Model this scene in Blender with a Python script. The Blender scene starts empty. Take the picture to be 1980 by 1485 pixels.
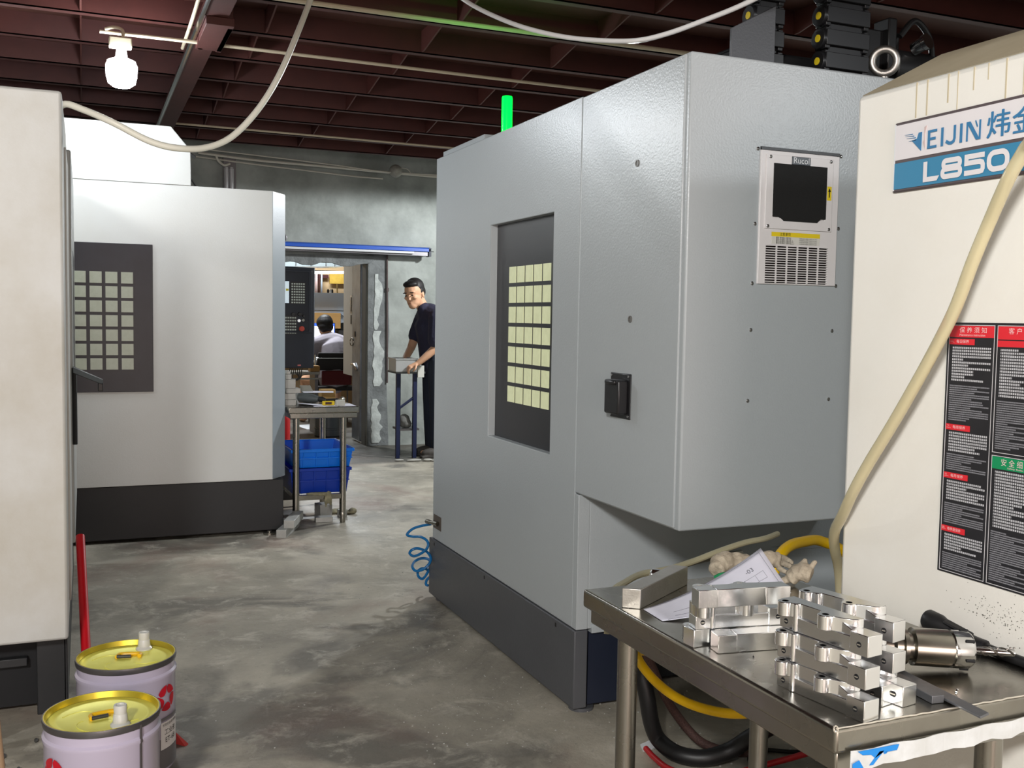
import bpy, bmesh, math, random
from mathutils import Vector, Matrix, Euler
random.seed(7)
SC = bpy.context.scene
COL = SC.collection
R = math.radians
PI = math.pi

# ---------------------------------------------------------------- camera
YAW, PITCH, ROLL = R(22.878), R(3.733), R(0.9275)
cd = bpy.data.cameras.new('camera')
cd.sensor_fit = 'HORIZONTAL'; cd.sensor_width = 36.0
cd.lens = 1966.8 * 36.0 / 1980.0
cd.clip_start = 0.05; cd.clip_end = 200
cam = bpy.data.objects.new('camera', cd); COL.objects.link(cam)
fw = Vector((math.sin(YAW)*math.cos(PITCH), math.cos(YAW)*math.cos(PITCH), -math.sin(PITCH)))
r0 = Vector((math.cos(YAW), -math.sin(YAW), 0)); u0 = r0.cross(fw)
rt = r0*math.cos(ROLL) + u0*math.sin(ROLL)
up = -r0*math.sin(ROLL) + u0*math.cos(ROLL)
m3 = Matrix((rt, up, -fw)).transposed()
cam.matrix_world = Matrix.Translation((0, 0, 1.4)) @ m3.to_4x4()
SC.camera = cam

# ---------------------------------------------------------------- world, exposure, lights
w = bpy.data.worlds.new('world'); SC.world = w; w.use_nodes = True
w.node_tree.nodes['Background'].inputs[0].default_value = (0.8, 0.88, 1.0, 1)
w.node_tree.nodes['Background'].inputs[1].default_value = 0.05
SC.view_settings.view_transform = 'Standard'
SC.view_settings.look = 'None'
SC.view_settings.exposure = 0.0
SC.view_settings.gamma = 1.0
SC.view_settings.use_curve_mapping = False

def lamp(name, kind, loc, power, color, size=0.08, rot=None, size_y=None, spot=None):
    d = bpy.data.lights.new(name, kind); d.energy = power; d.color = color
    if kind == 'AREA':
        d.shape = 'RECTANGLE'; d.size = size; d.size_y = size_y or size
    else:
        d.shadow_soft_size = size
    if kind == 'SPOT':
        d.spot_size = R(177); d.spot_blend = 0.06
    o = bpy.data.objects.new(name, d); COL.objects.link(o); o.location = loc
    if rot: o.rotation_euler = rot
    return o
# the workshop's other bulbs, hanging out of the frame like the one in view
lamp('bulb_light', 'SPOT', (-1.35, -1.4, 2.75), 715, (1.0, 0.98, 0.955), 0.22)
lamp('bulb_light', 'SPOT', (4.1, -0.3, 2.7), 75, (0.93, 0.97, 1.0), 0.09)
lamp('bulb_light', 'SPOT', (-0.75, 6.25, 2.74), 80, (0.95, 0.98, 1.0), 0.09)
lamp('bulb_light', 'SPOT', (4.5, 8.0, 2.8), 470, (0.95, 0.98, 1.0), 0.09)
# glow of the green signal tower
sl = lamp('signal_light', 'SPOT', (1.9, 4.62, 2.48), 15, (0.02, 1.0, 0.05), 0.03, (R(152), 0, R(-20)))
sl.data.spot_size = R(100); sl.data.spot_blend = 0.8
# added warm fill light well behind the camera, as if from an open gate
lamp('warm_fill_light', 'AREA', (0.2, -5.6, 1.25), 215, (1.0, 0.81, 0.73), 3.0, (R(90), 0, 0), 2.2)
# tube lights of the room beyond the doorway
lamp('tube_light', 'AREA', (2.6, 13.2, 2.9), 130, (0.9, 0.96, 1.0), 1.4, None, 0.5)

# ---------------------------------------------------------------- materials
def lin(c):
    return tuple(((v/255.0)/12.92 if v/255.0 <= 0.04045 else ((v/255.0+0.055)/1.055)**2.4) for v in c)
MATS = {}
def mat(name, rgb, rough=0.5, metal=0.0, var=0.0, vscale=3.0, rgb2=None, bump=0.0, bscale=100.0, bdist=0.002,
        emit=0.0, ecol=None, rvar=0.0, trans=0.0, spec=0.5, coat=0.0, ior=1.45, detail=4.0, stretch=None, thr=None):
    """rgb in sRGB 0-255. var: mottling between rgb and rgb2; bump: surface grain; rvar: roughness mottling."""
    if name in MATS: return MATS[name]
    m = bpy.data.materials.new(name); m.use_nodes = True
    nt = m.node_tree; N = nt.nodes; L = nt.links; b = N['Principled BSDF']
    b.inputs['Base Color'].default_value = lin(rgb) + (1,)
    b.inputs['Roughness'].default_value = rough
    b.inputs['Metallic'].default_value = metal
    b.inputs['Specular IOR Level'].default_value = spec
    b.inputs['IOR'].default_value = ior
    b.inputs['Transmission Weight'].default_value = trans
    b.inputs['Coat Weight'].default_value = coat
    if emit:
        b.inputs['Emission Color'].default_value = lin(ecol or rgb) + (1,)
        b.inputs['Emission Strength'].default_value = emit
    tc = N.new('ShaderNodeTexCoord'); src = tc.outputs['Object']
    if stretch:
        mp = N.new('ShaderNodeMapping'); mp.inputs['Scale'].default_value = stretch
        L.new(src, mp.inputs[0]); src = mp.outputs[0]
    if var or rvar:
        n = N.new('ShaderNodeTexNoise'); n.inputs['Scale'].default_value = vscale
        n.inputs['Detail'].default_value = detail; n.inputs['Roughness'].default_value = 0.62
        L.new(src, n.inputs['Vector'])
        rp = N.new('ShaderNodeValToRGB')
        lo, hi = thr or (0.35, 0.65)
        rp.color_ramp.elements[0].position = lo; rp.color_ramp.elements[1].position = hi
        L.new(n.outputs['Fac'], rp.inputs[0])
        if var:
            mx = N.new('ShaderNodeMix'); mx.data_type = 'RGBA'
            mx.inputs[6].default_value = lin(rgb) + (1,)
            mx.inputs[7].default_value = lin(rgb2 or tuple(v*0.8 for v in rgb)) + (1,)
            sc = N.new('ShaderNodeMath'); sc.operation = 'MULTIPLY'; sc.inputs[1].default_value = var
            L.new(rp.outputs[0], sc.inputs[0]); L.new(sc.outputs[0], mx.inputs[0])
            L.new(mx.outputs[2], b.inputs['Base Color'])
        if rvar:
            mr = N.new('ShaderNodeMapRange'); mr.inputs[3].default_value = rough - rvar; mr.inputs[4].default_value = rough + rvar
            L.new(rp.outputs[0], mr.inputs[0]); L.new(mr.outputs[0], b.inputs['Roughness'])
    if bump:
        n2 = N.new('ShaderNodeTexNoise'); n2.inputs['Scale'].default_value = bscale; n2.inputs['Detail'].default_value = 2.0
        L.new(src, n2.inputs['Vector'])
        bp = N.new('ShaderNodeBump'); bp.inputs['Strength'].default_value = bump; bp.inputs['Distance'].default_value = bdist
        L.new(n2.outputs['Fac'], bp.inputs['Height']); L.new(bp.outputs[0], b.inputs['Normal'])
    MATS[name] = m
    return m

# ---------------------------------------------------------------- mesh building
class MB:
    def __init__(s): s.b = bmesh.new()
    def box(s, x0, x1, y0, y1, z0, z1):
        b = s.b
        v = [b.verts.new(p) for p in ((x0,y0,z0),(x1,y0,z0),(x1,y1,z0),(x0,y1,z0),(x0,y0,z1),(x1,y0,z1),(x1,y1,z1),(x0,y1,z1))]
        for f in ((0,3,2,1),(4,5,6,7),(0,1,5,4),(1,2,6,5),(2,3,7,6),(3,0,4,7)): b.faces.new([v[i] for i in f])
        return s
    def hexa(s, p):   # 8 free corners, ordered like box
        b = s.b; v = [b.verts.new(q) for q in p]
        for f in ((0,3,2,1),(4,5,6,7),(0,1,5,4),(1,2,6,5),(2,3,7,6),(3,0,4,7)): b.faces.new([v[i] for i in f])
        return s
    def prism(s, poly, axis, a, c):
        """poly: 2D outline; axis 'Z': (x,y), 'Y': (x,z), 'X': (y,z); extruded from a to c."""
        def P(q, t):
            return {'Z': (q[0], q[1], t), 'Y': (q[0], t, q[1]), 'X': (t, q[0], q[1])}[axis]
        b = s.b
        lo = [b.verts.new(P(q, a)) for q in poly]; hi = [b.verts.new(P(q, c)) for q in poly]
        n = len(poly)
        f1 = b.faces.new(lo[::-1]); f2 = b.faces.new(hi)
        for i in range(n): b.faces.new((lo[i], lo[(i+1) % n], hi[(i+1) % n], hi[i]))
        return s
    def frame(s, axis, a, c, o, h):
        """sheet with one rectangular hole. o, h = (u0,u1,v0,v1) outer and hole; thickness a..c on axis."""
        us = (o[0], h[0], h[1], o[1]); vs = (o[2], h[2], h[3], o[3])
        def P(u, v, t):
            return {'Z': (u, v, t), 'Y': (u, t, v), 'X': (t, u, v)}[axis]
        b = s.b
        lo = [[b.verts.new(P(u, v, a)) for v in vs] for u in us]
        hi = [[b.verts.new(P(u, v, c)) for v in vs] for u in us]
        for i in range(3):
            for j in range(3):
                if i == 1 and j == 1: continue
                b.faces.new((lo[i][j], lo[i][j+1], lo[i+1][j+1], lo[i+1][j]))
                b.faces.new((hi[i][j], hi[i+1][j], hi[i+1][j+1], hi[i][j+1]))
        def ring(pts):
            for k in range(len(pts)):
                (i, j), (i2, j2) = pts[k], pts[(k+1) % len(pts)]
                b.faces.new((lo[i][j], lo[i2][j2], hi[i2][j2], hi[i][j]))
        ring([(0,0),(1,0),(2,0),(3,0),(3,1),(3,2),(3,3),(2,3),(1,3),(0,3),(0,2),(0,1)])
        ring([(1,1),(1,2),(2,2),(2,1)])
        return s
    def tube(s, pts, r, seg=10, cap=True, taper=None):
        b = s.b; pts = [Vector(p) for p in pts]; n = len(pts); rings = []
        t = (pts[1]-pts[0]).normalized()
        ref = Vector((0,0,1)) if abs(t.z) < 0.9 else Vector((1,0,0))
        u = t.cross(ref).normalized()
        for i in range(n):
            if i == 0: t = pts[1]-pts[0]
            elif i == n-1: t = pts[-1]-pts[-2]
            else: t = (pts[i+1]-pts[i]).normalized() + (pts[i]-pts[i-1]).normalized()
            t.normalize(); u = (u - t*u.dot(t)).normalized(); v = t.cross(u)
            rr = r if taper is None else taper[i]
            rings.append([b.verts.new(pts[i] + (u*math.cos(2*PI*k/seg) + v*math.sin(2*PI*k/seg))*rr) for k in range(seg)])
        for i in range(n-1):
            for k in range(seg):
                b.faces.new((rings[i][k], rings[i][(k+1) % seg], rings[i+1][(k+1) % seg], rings[i+1][k]))
        if cap:
            b.faces.new(rings[0][::-1]); b.faces.new(rings[-1])
        return s
    def lathe(s, prof, c=(0,0,0), axis=(0,0,1), seg=32, closed=False):
        """prof: (radius, height) along axis from c."""
        b = s.b; c = Vector(c); ax = Vector(axis).normalized()
        ref = Vector((1,0,0)) if abs(ax.x) < 0.9 else Vector((0,1,0))
        u = (ref - ax*ref.dot(ax)).normalized(); v = ax.cross(u)
        rings = []
        for (r, h) in prof:
            if r < 1e-6: rings.append([b.verts.new(c + ax*h)])
            else: rings.append([b.verts.new(c + ax*h + (u*math.cos(2*PI*k/seg)+v*math.sin(2*PI*k/seg))*r) for k in range(seg)])
        prs = list(zip(rings[:-1], rings[1:]))
        if closed: prs.append((rings[-1], rings[0]))
        for A, B in prs:
            for k in range(seg):
                k2 = (k+1) % seg
                if len(A) == 1 and len(B) == 1: continue
                if len(A) == 1: b.faces.new((A[0], B[k2], B[k]))
                elif len(B) == 1: b.faces.new((A[k], A[k2], B[0]))
                else: b.faces.new((A[k], A[k2], B[k2], B[k]))
        if not closed:
            if len(rings[0]) > 1: b.faces.new(rings[0][::-1])
            if len(rings[-1]) > 1: b.faces.new(rings[-1])
        return s
    def ball(s, c, r, seg=12, rings=8):
        rx, ry, rz = r if isinstance(r, tuple) else (r, r, r)
        bmesh.ops.create_uvsphere(s.b, u_segments=seg, v_segments=rings, radius=1.0,
                                  matrix=Matrix.Translation(c) @ Matrix.Diagonal((rx, ry, rz, 1)))
        return s
    def quad(s, pts):
        s.b.faces.new([s.b.verts.new(p) for p in pts]); return s
    def xf(s, M):
        bmesh.ops.transform(s.b, matrix=M, verts=s.b.verts); return s
    def build(s, name, m, parent=None, bevel=0.0, smooth=35, seg=2):
        me = bpy.data.meshes.new(name)
        bmesh.ops.recalc_face_normals(s.b, faces=s.b.faces)
        s.b.to_mesh(me); s.b.free()
        me.materials.append(m)
        for p in me.polygons: p.use_smooth = True
        me.set_sharp_from_angle(angle=R(smooth))
        o = bpy.data.objects.new(name, me); COL.objects.link(o)
        if bevel:
            bv = o.modifiers.new('edge', 'BEVEL'); bv.width = bevel; bv.segments = seg; bv.limit_method = 'ANGLE'; bv.angle_limit = R(40)
            bv.harden_normals = False
        if parent: attach(o, parent)
        return o

LOCAL = set()
def attach(o, parent):
    o.parent = parent
    if parent.type == 'EMPTY' and parent.name not in LOCAL:
        o.matrix_parent_inverse = Matrix.Translation(-Vector(parent.location))

def tag(o, label, cat, group=None, kind=None):
    o['label'] = label; o['category'] = cat
    if group: o['group'] = group
    if kind: o['kind'] = kind
    return o
def thing(name, label, cat, loc=(0,0,0), group=None, local=False, rot=None):
    """Empty at the thing's base. Children are meshed in world coordinates, or in the thing's own frame when local."""
    o = bpy.data.objects.new(name, None); COL.objects.link(o); o.location = loc
    o.empty_display_size = 0.1
    if rot: o.rotation_euler = rot
    if local: LOCAL.add(o.name)
    return tag(o, label, cat, group)
def struct(name, mb, m, parent=None, bevel=0.0, **k):
    o = mb.build(name, m, parent, bevel, **k); o['kind'] = 'structure'; return o
def dup(o, loc=None, rot=None, label=None):
    """copy of a thing with copies of its parts and sub-parts."""
    c = o.copy(); COL.objects.link(c)
    if o.name in LOCAL: LOCAL.add(c.name)
    if loc is not None: c.location = loc
    if rot is not None: c.rotation_euler = rot
    if label: c['label'] = label
    for ch in list(o.children):
        d = ch.copy(); COL.objects.link(d); d.parent = c
        for g in ch.children:
            e = g.copy(); COL.objects.link(e); e.parent = d
    return c
def smooth_path(pts, n=8):
    """Catmull-Rom through pts."""
    P = [Vector(p) for p in pts]; P = [2*P[0]-P[1]] + P + [2*P[-1]-P[-2]]; out = []
    for i in range(1, len(P)-2):
        a, b, c, d = P[i-1:i+3]
        for k in range(n):
            t = k/n
            out.append(0.5*((2*b) + (c-a)*t + (2*a-5*b+4*c-d)*t*t + (3*b-a-3*c+d)*t*t*t))
    out.append(P[-2]); return out
def text_mesh(body, size, thick=0.0, align='CENTER', sx=1.0, shear=0.0, offset=0.0, res=3):
    """lettering as a mesh in its own XY plane."""
    cu = bpy.data.curves.new('lettering', 'FONT'); cu.body = body; cu.size = size
    cu.align_x = align; cu.align_y = 'CENTER'; cu.extrude = thick; cu.shear = shear; cu.offset = offset; cu.resolution_u = res
    o = bpy.data.objects.new('lettering', cu); COL.objects.link(o)
    bpy.context.view_layer.update()
    me = bpy.data.meshes.new_from_object(o.evaluated_get(bpy.context.evaluated_depsgraph_get()))
    bpy.data.objects.remove(o); bpy.data.curves.remove(cu)
    if sx != 1.0: me.transform(Matrix.Diagonal((sx, 1, 1, 1)))
    return me
def put_text(name, body, size, m, parent, M, **k):
    me = text_mesh(body, size, **k); me.transform(M); me.materials.clear(); me.materials.append(m)
    o = bpy.data.objects.new(name, me); COL.objects.link(o); attach(o, parent); return o
def face_neg_y(x, y, z):  # text reads towards -Y
    return Matrix.Translation((x, y, z)) @ Matrix.Rotation(R(90), 4, 'X')
def face_neg_x(x, y, z, roll=0):  # text reads towards -X (runs along -Y)
    return Matrix.Translation((x, y, z)) @ Matrix.Rotation(R(-90), 4, 'Z') @ Matrix.Rotation(R(90), 4, 'X') @ Matrix.Rotation(roll, 4, 'Z')

# ---------------------------------------------------------------- materials of the place
def concrete(name):
    m = bpy.data.materials.new(name); m.use_nodes = True
    nt = m.node_tree; N = nt.nodes; L = nt.links; b = N['Principled BSDF']
    tc = N.new('ShaderNodeTexCoord')
    def noise(scale, detail, rough, lo, hi, dist=0.0, sc=None):
        n = N.new('ShaderNodeTexNoise'); n.inputs['Scale'].default_value = scale; n.inputs['Detail'].default_value = detail
        n.inputs['Roughness'].default_value = rough; n.inputs['Distortion'].default_value = dist
        src = tc.outputs['Object']
        if sc:
            mp = N.new('ShaderNodeMapping'); mp.inputs['Location'].default_value = sc; L.new(src, mp.inputs[0]); src = mp.outputs[0]
        L.new(src, n.inputs['Vector'])
        r = N.new('ShaderNodeMapRange'); r.inputs[1].default_value = lo; r.inputs[2].default_value = hi; L.new(n.outputs['Fac'], r.inputs[0])
        return r.outputs[0]
    def mix(a, bb, f):
        x = N.new('ShaderNodeMix'); x.data_type = 'RGBA'; L.new(f, x.inputs[0])
        if isinstance(a, tuple): x.inputs[6].default_value = lin(a)+(1,)
        else: L.new(a, x.inputs[6])
        x.inputs[7].default_value = lin(bb)+(1,)
        return x.outputs[2]
    def scale(f, k):
        q = N.new('ShaderNodeMath'); q.operation = 'MULTIPLY'; q.inputs[1].default_value = k; L.new(f, q.inputs[0]); return q.outputs[0]
    c = mix((184,177,161), (142,137,125), noise(1.3, 8, 0.65, 0.35, 0.62, 0.4))
    c = mix(c, (100,97,90), scale(noise(0.9, 6, 0.6, 0.52, 0.60, 0.8, (3.1,1.7,0)), 0.75))     # damp, oily patches
    c = mix(c, (204,198,184), scale(noise(5.5, 10, 0.74, 0.52, 0.70, 0.5, (7,2,0)), 0.85))      # chalky scuffs
    c = mix(c, (128,98,88), scale(noise(0.8, 5, 0.6, 0.50, 0.64, 0.3, (-4.4,0.3,0)), 0.55))      # rust-red tint
    c = mix(c, (84,82,78), scale(noise(38, 6, 0.7, 0.58, 0.75), 0.6))
    sx = N.new('ShaderNodeSeparateXYZ'); L.new(tc.outputs['Object'], sx.inputs[0])
    mr = N.new('ShaderNodeMapRange'); mr.inputs[1].default_value = 9.25; mr.inputs[2].default_value = 9.40; L.new(sx.outputs['Y'], mr.inputs[0])
    c = mix(c, (62,60,57), scale(mr.outputs[0], 0.75))                                             # darker strip at the wall
    L.new(c, b.inputs['Base Color'])
    rr = N.new('ShaderNodeMapRange'); rr.inputs[3].default_value = 0.30; rr.inputs[4].default_value = 0.62
    L.new(noise(2.6, 7, 0.65, 0.35, 0.65, 0.3, (1,5,0)), rr.inputs[0]); L.new(rr.outputs[0], b.inputs['Roughness'])
    bp = N.new('ShaderNodeBump'); bp.inputs['Strength'].default_value = 0.3; bp.inputs['Distance'].default_value = 0.006
    L.new(noise(14, 8, 0.7, 0.2, 0.8), bp.inputs['Height']); L.new(bp.outputs[0], b.inputs['Normal'])
    return m
m_floor = concrete('concrete_floor')
m_rust = mat('red_oxide_paint', (76,36,31), 0.6, var=0.5, vscale=5, rgb2=(58,27,24), bump=0.1, bscale=60)
m_deck = mat('red_oxide_deck', (78,44,35), 0.62, var=0.5, vscale=2.5, rgb2=(62,34,28))
m_plaster = mat('grey_plaster', (172,177,172), 0.8, var=0.85, vscale=1.6, rgb2=(122,127,122), bump=0.5, bscale=9, bdist=0.02, detail=8)
m_plaster2 = mat('light_plaster', (196,202,198), 0.85, var=0.8, vscale=8, rgb2=(150,154,152), bump=0.6, bscale=30, bdist=0.01, detail=6)
m_cement = mat('rough_cement', (126,130,130), 0.85, var=0.8, vscale=7, rgb2=(92,95,95), bump=0.8, bscale=35, bdist=0.01)
m_white = mat('white_powder_coat', (211,213,211), 0.38, var=0.3, vscale=2.0, rgb2=(199,198,190), bump=0.22, bscale=140, bdist=0.002, detail=6)
m_offwhite = mat('aged_white_paint', (198,199,196), 0.45, var=0.8, vscale=2.4, rgb2=(178,174,162), bump=0.12, bscale=120, bdist=0.002, detail=7)
m_cream = mat('cream_powder_coat', (237,235,228), 0.42, var=0.3, vscale=2.2, rgb2=(224,217,202), bump=0.15, bscale=160, bdist=0.0015, detail=7)
m_beige = mat('dusty_beige_paint', (190,178,152), 0.6, var=0.5, vscale=6, rgb2=(168,154,126))
m_grey = mat('grey_powder_coat', (172,178,181), 0.3, var=0.15, vscale=2.5, rgb2=(164,169,171), bump=0.3, bscale=150, bdist=0.002)
m_dgrey = mat('charcoal_powder_coat', (82,84,88), 0.42, var=0.25, vscale=4, rgb2=(72,73,76), bump=0.25, bscale=150, bdist=0.002)
m_black = mat('black_paint', (34,35,37), 0.5, var=0.3, vscale=4, rgb2=(44,44,45), bump=0.12, bscale=120)
m_void = mat('dark_interior', (16,17,20), 0.7)
m_navy = mat('navy_steel', (30,36,52), 0.45)
m_steel = mat('stainless_steel', (160,157,148), 0.27, metal=1.0, var=0.5, vscale=5, rgb2=(128,124,116), rvar=0.08)
m_chrome = mat('polished_steel', (205,205,205), 0.12, metal=1.0)
m_alu = mat('milled_aluminium', (238,239,240), 0.21, metal=1.0, bump=0.05, bscale=300, bdist=0.0006)
m_alub = mat('sawn_aluminium', (196,192,186), 0.42, metal=1.0, var=0.4, vscale=18, rgb2=(168,163,156), bump=0.2, bscale=240)
m_rubber = mat('black_rubber', (26,26,27), 0.45)
m_blackpl = mat('black_plastic', (30,30,32), 0.35)
m_pane = mat('lit_pane', (206,210,180), 0.25, var=0.6, vscale=25, rgb2=(186,190,160), emit=0.28, ecol=(226,230,170))
m_pane2 = mat('dim_pane', (150,156,142), 0.3, var=0.5, vscale=25, rgb2=(132,140,122), emit=0.05, ecol=(215,225,190))
m_screen = mat('black_window_print', (38,39,44), 0.28)
m_screw = mat('zinc_screw', (190,190,190), 0.25, metal=1.0)

# ---------------------------------------------------------------- setting
X0, X1, Y0, YW, ZC = -4.6, 6.4, -6.0, 10.6, 3.12
DOOR = (0.9, 2.79, 0.0, 1.95)
struct('floor', MB().box(-5.0, 6.8, -7.0, 15.3, -0.12, 0.0), m_floor)
struct('ceiling', MB().box(-5.0, 6.8, -7.0, 15.3, ZC, ZC+0.1), m_deck)
ceil = bpy.data.objects['ceiling']
wb = MB()
for a in ((X0-0.2, DOOR[0], 0, ZC), (DOOR[1], X1+0.2, 0, ZC), (DOOR[0], DOOR[1], DOOR[3], ZC)):
    wb.box(a[0], a[1], YW, YW+0.22, a[2], a[3])
wall_back = struct('wall_back', wb, m_plaster)
struct('wall_left', MB().box(X0-0.2, X0, Y0, YW, 0, ZC), m_plaster)
struct('wall_right', MB().box(X1, X1+0.2, Y0, YW, 0, ZC), m_plaster)
wf = MB().box(X0-0.2, -2.0, Y0-0.2, Y0, 0, ZC).box(2.4, X1+0.2, Y0-0.2, Y0, 0, ZC).box(-2.0, 2.4, Y0-0.2, Y0, 2.5, ZC)
struct('wall_front', wf, m_plaster)
# the room beyond the doorway
struct('wall_office', MB().box(-0.6, 6.4, 14.6, 14.8, 0, ZC).box(-0.6, -0.4, YW+0.22, 14.6, 0, ZC).box(6.2, 6.4, YW+0.22, 14.6, 0, ZC),
       mat('tan_wall', (196,168,130), 0.8, var=0.5, vscale=3, rgb2=(176,148,112)))

# roof steel: parts of the ceiling
PY = [6.0 + 0.643*k for k in range(-17, 7)]
def purlin(y):
    b = MB().box(X0, X1, y, y+0.006, 2.985, ZC).box(X0, X1, y, y+0.055, 2.985, 2.992).box(X0, X1, y+0.049, y+0.055, 2.992, 3.01)
    return b
for y in PY:
    o = purlin(y).build('purlin', m_rust, ceil); o['kind'] = 'structure'
m_strut = mat('paler_red_paint', (80,39,33), 0.6)
for y in PY:
    if y < 3 or y > 9.5: continue
    for xs in (-0.96, 0.0, 0.97, 1.90, 2.76, 3.65):
        o = MB().prism([(y+0.02, ZC-0.001), (y+0.641, ZC-0.001), (y+0.641, 2.992), (y+0.60, 2.992), (y+0.10, ZC-0.035), (y+0.02, ZC-0.035)], 'X', xs, xs+0.010).build('stiffener', m_strut, ceil)
        o['kind'] = 'structure'
# main beam with its splice
bm_ = MB().box(0.585, 0.70, -5.9, 10.6, 2.90, 2.915).box(0.635, 0.65, -5.9, 10.6, 2.915, 3.10).box(0.585, 0.70, -5.9, 10.6, 2.97, 2.985)
o = bm_.build('main_beam', m_rust, ceil, bevel=0.003); o['kind'] = 'structure'
o = MB().box(0.59, 0.73, 5.45, 6.0, 2.86, 2.90).box(0.60, 0.63, 5.97, 6.01, 2.86, 2.985).box(0.70, 0.73, 5.5, 6.02, 2.86, 2.97).build('beam_splice', m_rust, ceil, bevel=0.003); o['kind'] = 'structure'

# ragged plaster round the doorway (parts of the wall)
def ragged(name, pts, y0, y1, m, parent):
    return MB().prism(pts, 'Y', y0, y1).build(name, m, parent, bevel=0.004)
random.seed(11)
def rag(zs, xc, amp): return [(xc + random.uniform(-amp, amp), z) for z in zs]
zs = [0.0 + 0.095*i for i in range(22)]
L_ = [(2.79, z) for z in (0.0, 2.0)]
right_edge = rag([z for z in zs], 2.93, 0.028)
pl = [(2.79, 0.0)] + [(2.79, 2.0)] + right_edge[::-1]
ragged('cement_reveal', [(2.79, 0.0), (2.79, 2.09), (3.0, 2.09), (3.03, 1.2), (3.0, 0.75), (3.03, 0.0)], YW-0.012, YW+0.01, m_cement, wall_back)
for (z0, z1, w0, w1) in ((1.245, 1.84, 2.86, 2.925), (0.64, 1.235, 2.85, 2.955), (0.03, 0.505, 2.835, 2.93)):
    zz = [z0 + (z1-z0)*i/11 for i in range(12)]
    poly = [(w0+random.uniform(-.010,.012), z) for z in zz] + [(w1+0.02*math.sin(z*9)+random.uniform(-.03, .015), z) for z in zz[::-1]]
    ragged('plaster_patch', poly, YW-0.020, YW-0.008, m_plaster2, wall_back)
poly = [(0.9, 2.0)] + [(0.9+0.1*i, 1.93+random.uniform(-.03,.02)) for i in range(20)] + [(2.9, 2.03)]
ragged('cement_lintel', poly, YW-0.02, YW+0.01, m_cement, wall_back)
for o in wall_back.children: o['kind'] = 'structure'

# ================================================================ grey machining centre
D = thing('machining_center', 'tall grey machining centre with charcoal skirt and yellow-lit window panes', 'machine', (2.5, 3.6, 0))
XG, YB_, YC, YF, ZT = 1.592, 2.513, 3.155, 4.757, 2.163
MB().box(XG+0.045, 3.5, YC, YF, 0.302, ZT).build('body', m_grey, D, bevel=0.004)
side = MB().frame('X', XG, XG+0.045, (YC+0.034, YF, 0.302, ZT), (3.405, 4.032, 0.895, 1.788)).build('side_panel', m_grey, D, bevel=0.003)
MB().box(XG, XG+0.045, YC, YC+0.034, 0.302, 0.784).build('corner_strip', m_grey, D, bevel=0.002)
MB().box(XG+0.03, XG+0.10, 4.2, 4.75, ZT, ZT+0.035).build('roof_lip', m_grey, D, bevel=0.003)
wp = MB().box(XG+0.032, XG+0.044, 3.40, 4.035, 0.89, 1.79).build('window_frame', m_screen, D, bevel=0.002)
pn = MB()
for i in range(5):
    for j in range(7):
        y = 3.487 + i*0.0835; z = 1.053 + j*0.0815
        pn.box(XG+0.029, XG+0.034, y, y+0.0685, z, z+0.0655)
pn.build('window_panes', m_pane, wp)
# electrical cabinet overhanging towards the aisle
cab = MB().box(XG+0.004, 2.75, YB_, YC+0.03, 0.784, ZT).build('electrical_cabinet', m_grey, D, bevel=0.006)
MB().box(XG-0.002, XG+0.006, YB_+0.022, YC+0.026, 0.79, ZT-0.004).build('cabinet_door', m_grey, cab, bevel=0.003)
for (y, z) in ((2.795, 1.884), (2.817, 1.401)):
    MB().lathe([(0.011, 0), (0.011, 0.003), (0.007, 0.003), (0.007, 0.0015), (0, 0.0015)], (XG-0.002, y, z), (-1, 0, 0), 20).build('door_lock', mat('dull_lock', (120,118,114), 0.5, metal=0.6), cab)
lt = MB().box(XG-0.006, XG, 2.800, 2.932, 1.083, 1.228).build('cable_port_cover', m_blackpl, cab, bevel=0.003)
MB().box(XG-0.042, XG-0.004, 2.815, 2.908, 1.098, 1.208).box(XG-0.05, XG-0.03, 2.83, 2.895, 1.192, 1.208).build('cover_flap', m_blackpl, lt, bevel=0.006)
for (y, z) in ((2.812, 1.219), (2.922, 1.219), (2.812, 1.092), (2.922, 1.092)):
    MB().lathe([(0.004, 0), (0.004, 0.002), (0, 0.003)], (XG-0.006, y, z), (-1, 0, 0), 10).build('screw', m_screw, lt)
for (x, z) in ((1.826, 1.375), (2.128, 1.375), (1.823, 1.164), (2.124, 1.164), (1.832, 1.907), (2.138, 1.907), (1.83, 1.688), (2.138, 1.688), (1.826, 1.513), (2.136, 1.513)):
    MB().lathe([(0.0055, 0), (0.0055, 0.002), (0.003, 0.0035), (0, 0.004)], (x, YB_, z), (0, -1, 0), 14).build('screw', m_screw, cab)
# cooling unit set in the cabinet face
m_acw = mat('white_enamel', (226,222,222), 0.4, var=0.2, vscale=8, rgb2=(208,203,200))
ya = YB_-0.006
ac = MB().frame('Y', ya, YB_+0.02, (1.841, 2.130, 1.512, 1.905), (1.868, 2.096, 1.516, 1.628)).build('cooling_unit', m_acw, D, bevel=0.002)
MB().box(1.841, 2.130, ya-0.001, YB_+0.001, 1.9055, 1.914).build('gasket', m_blackpl, ac)
MB().frame('Y', ya-0.004, ya, (1.858, 2.104, 1.676, 1.893), (1.886, 2.078, 1.708, 1.866)).build('filter_cover', m_acw, ac, bevel=0.001)
fx = [(1.884, 1.868), (2.08, 1.868), (2.08, 1.712), (2.062, 1.712), (2.048, 1.700), (1.925, 1.700), (1.908, 1.712), (1.884, 1.712)]
MB().prism(fx, 'Y', ya-0.0055, ya-0.001).build('filter_mesh', mat('filter_mesh', (24,24,24), 0.8, bump=0.6, bscale=500), ac)
MB().box(1.868, 2.096, YB_-0.0005, YB_+0.002, 1.516, 1.628).build('grille_recess', mat('grille_shadow', (38,28,26), 0.8), ac)
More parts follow.
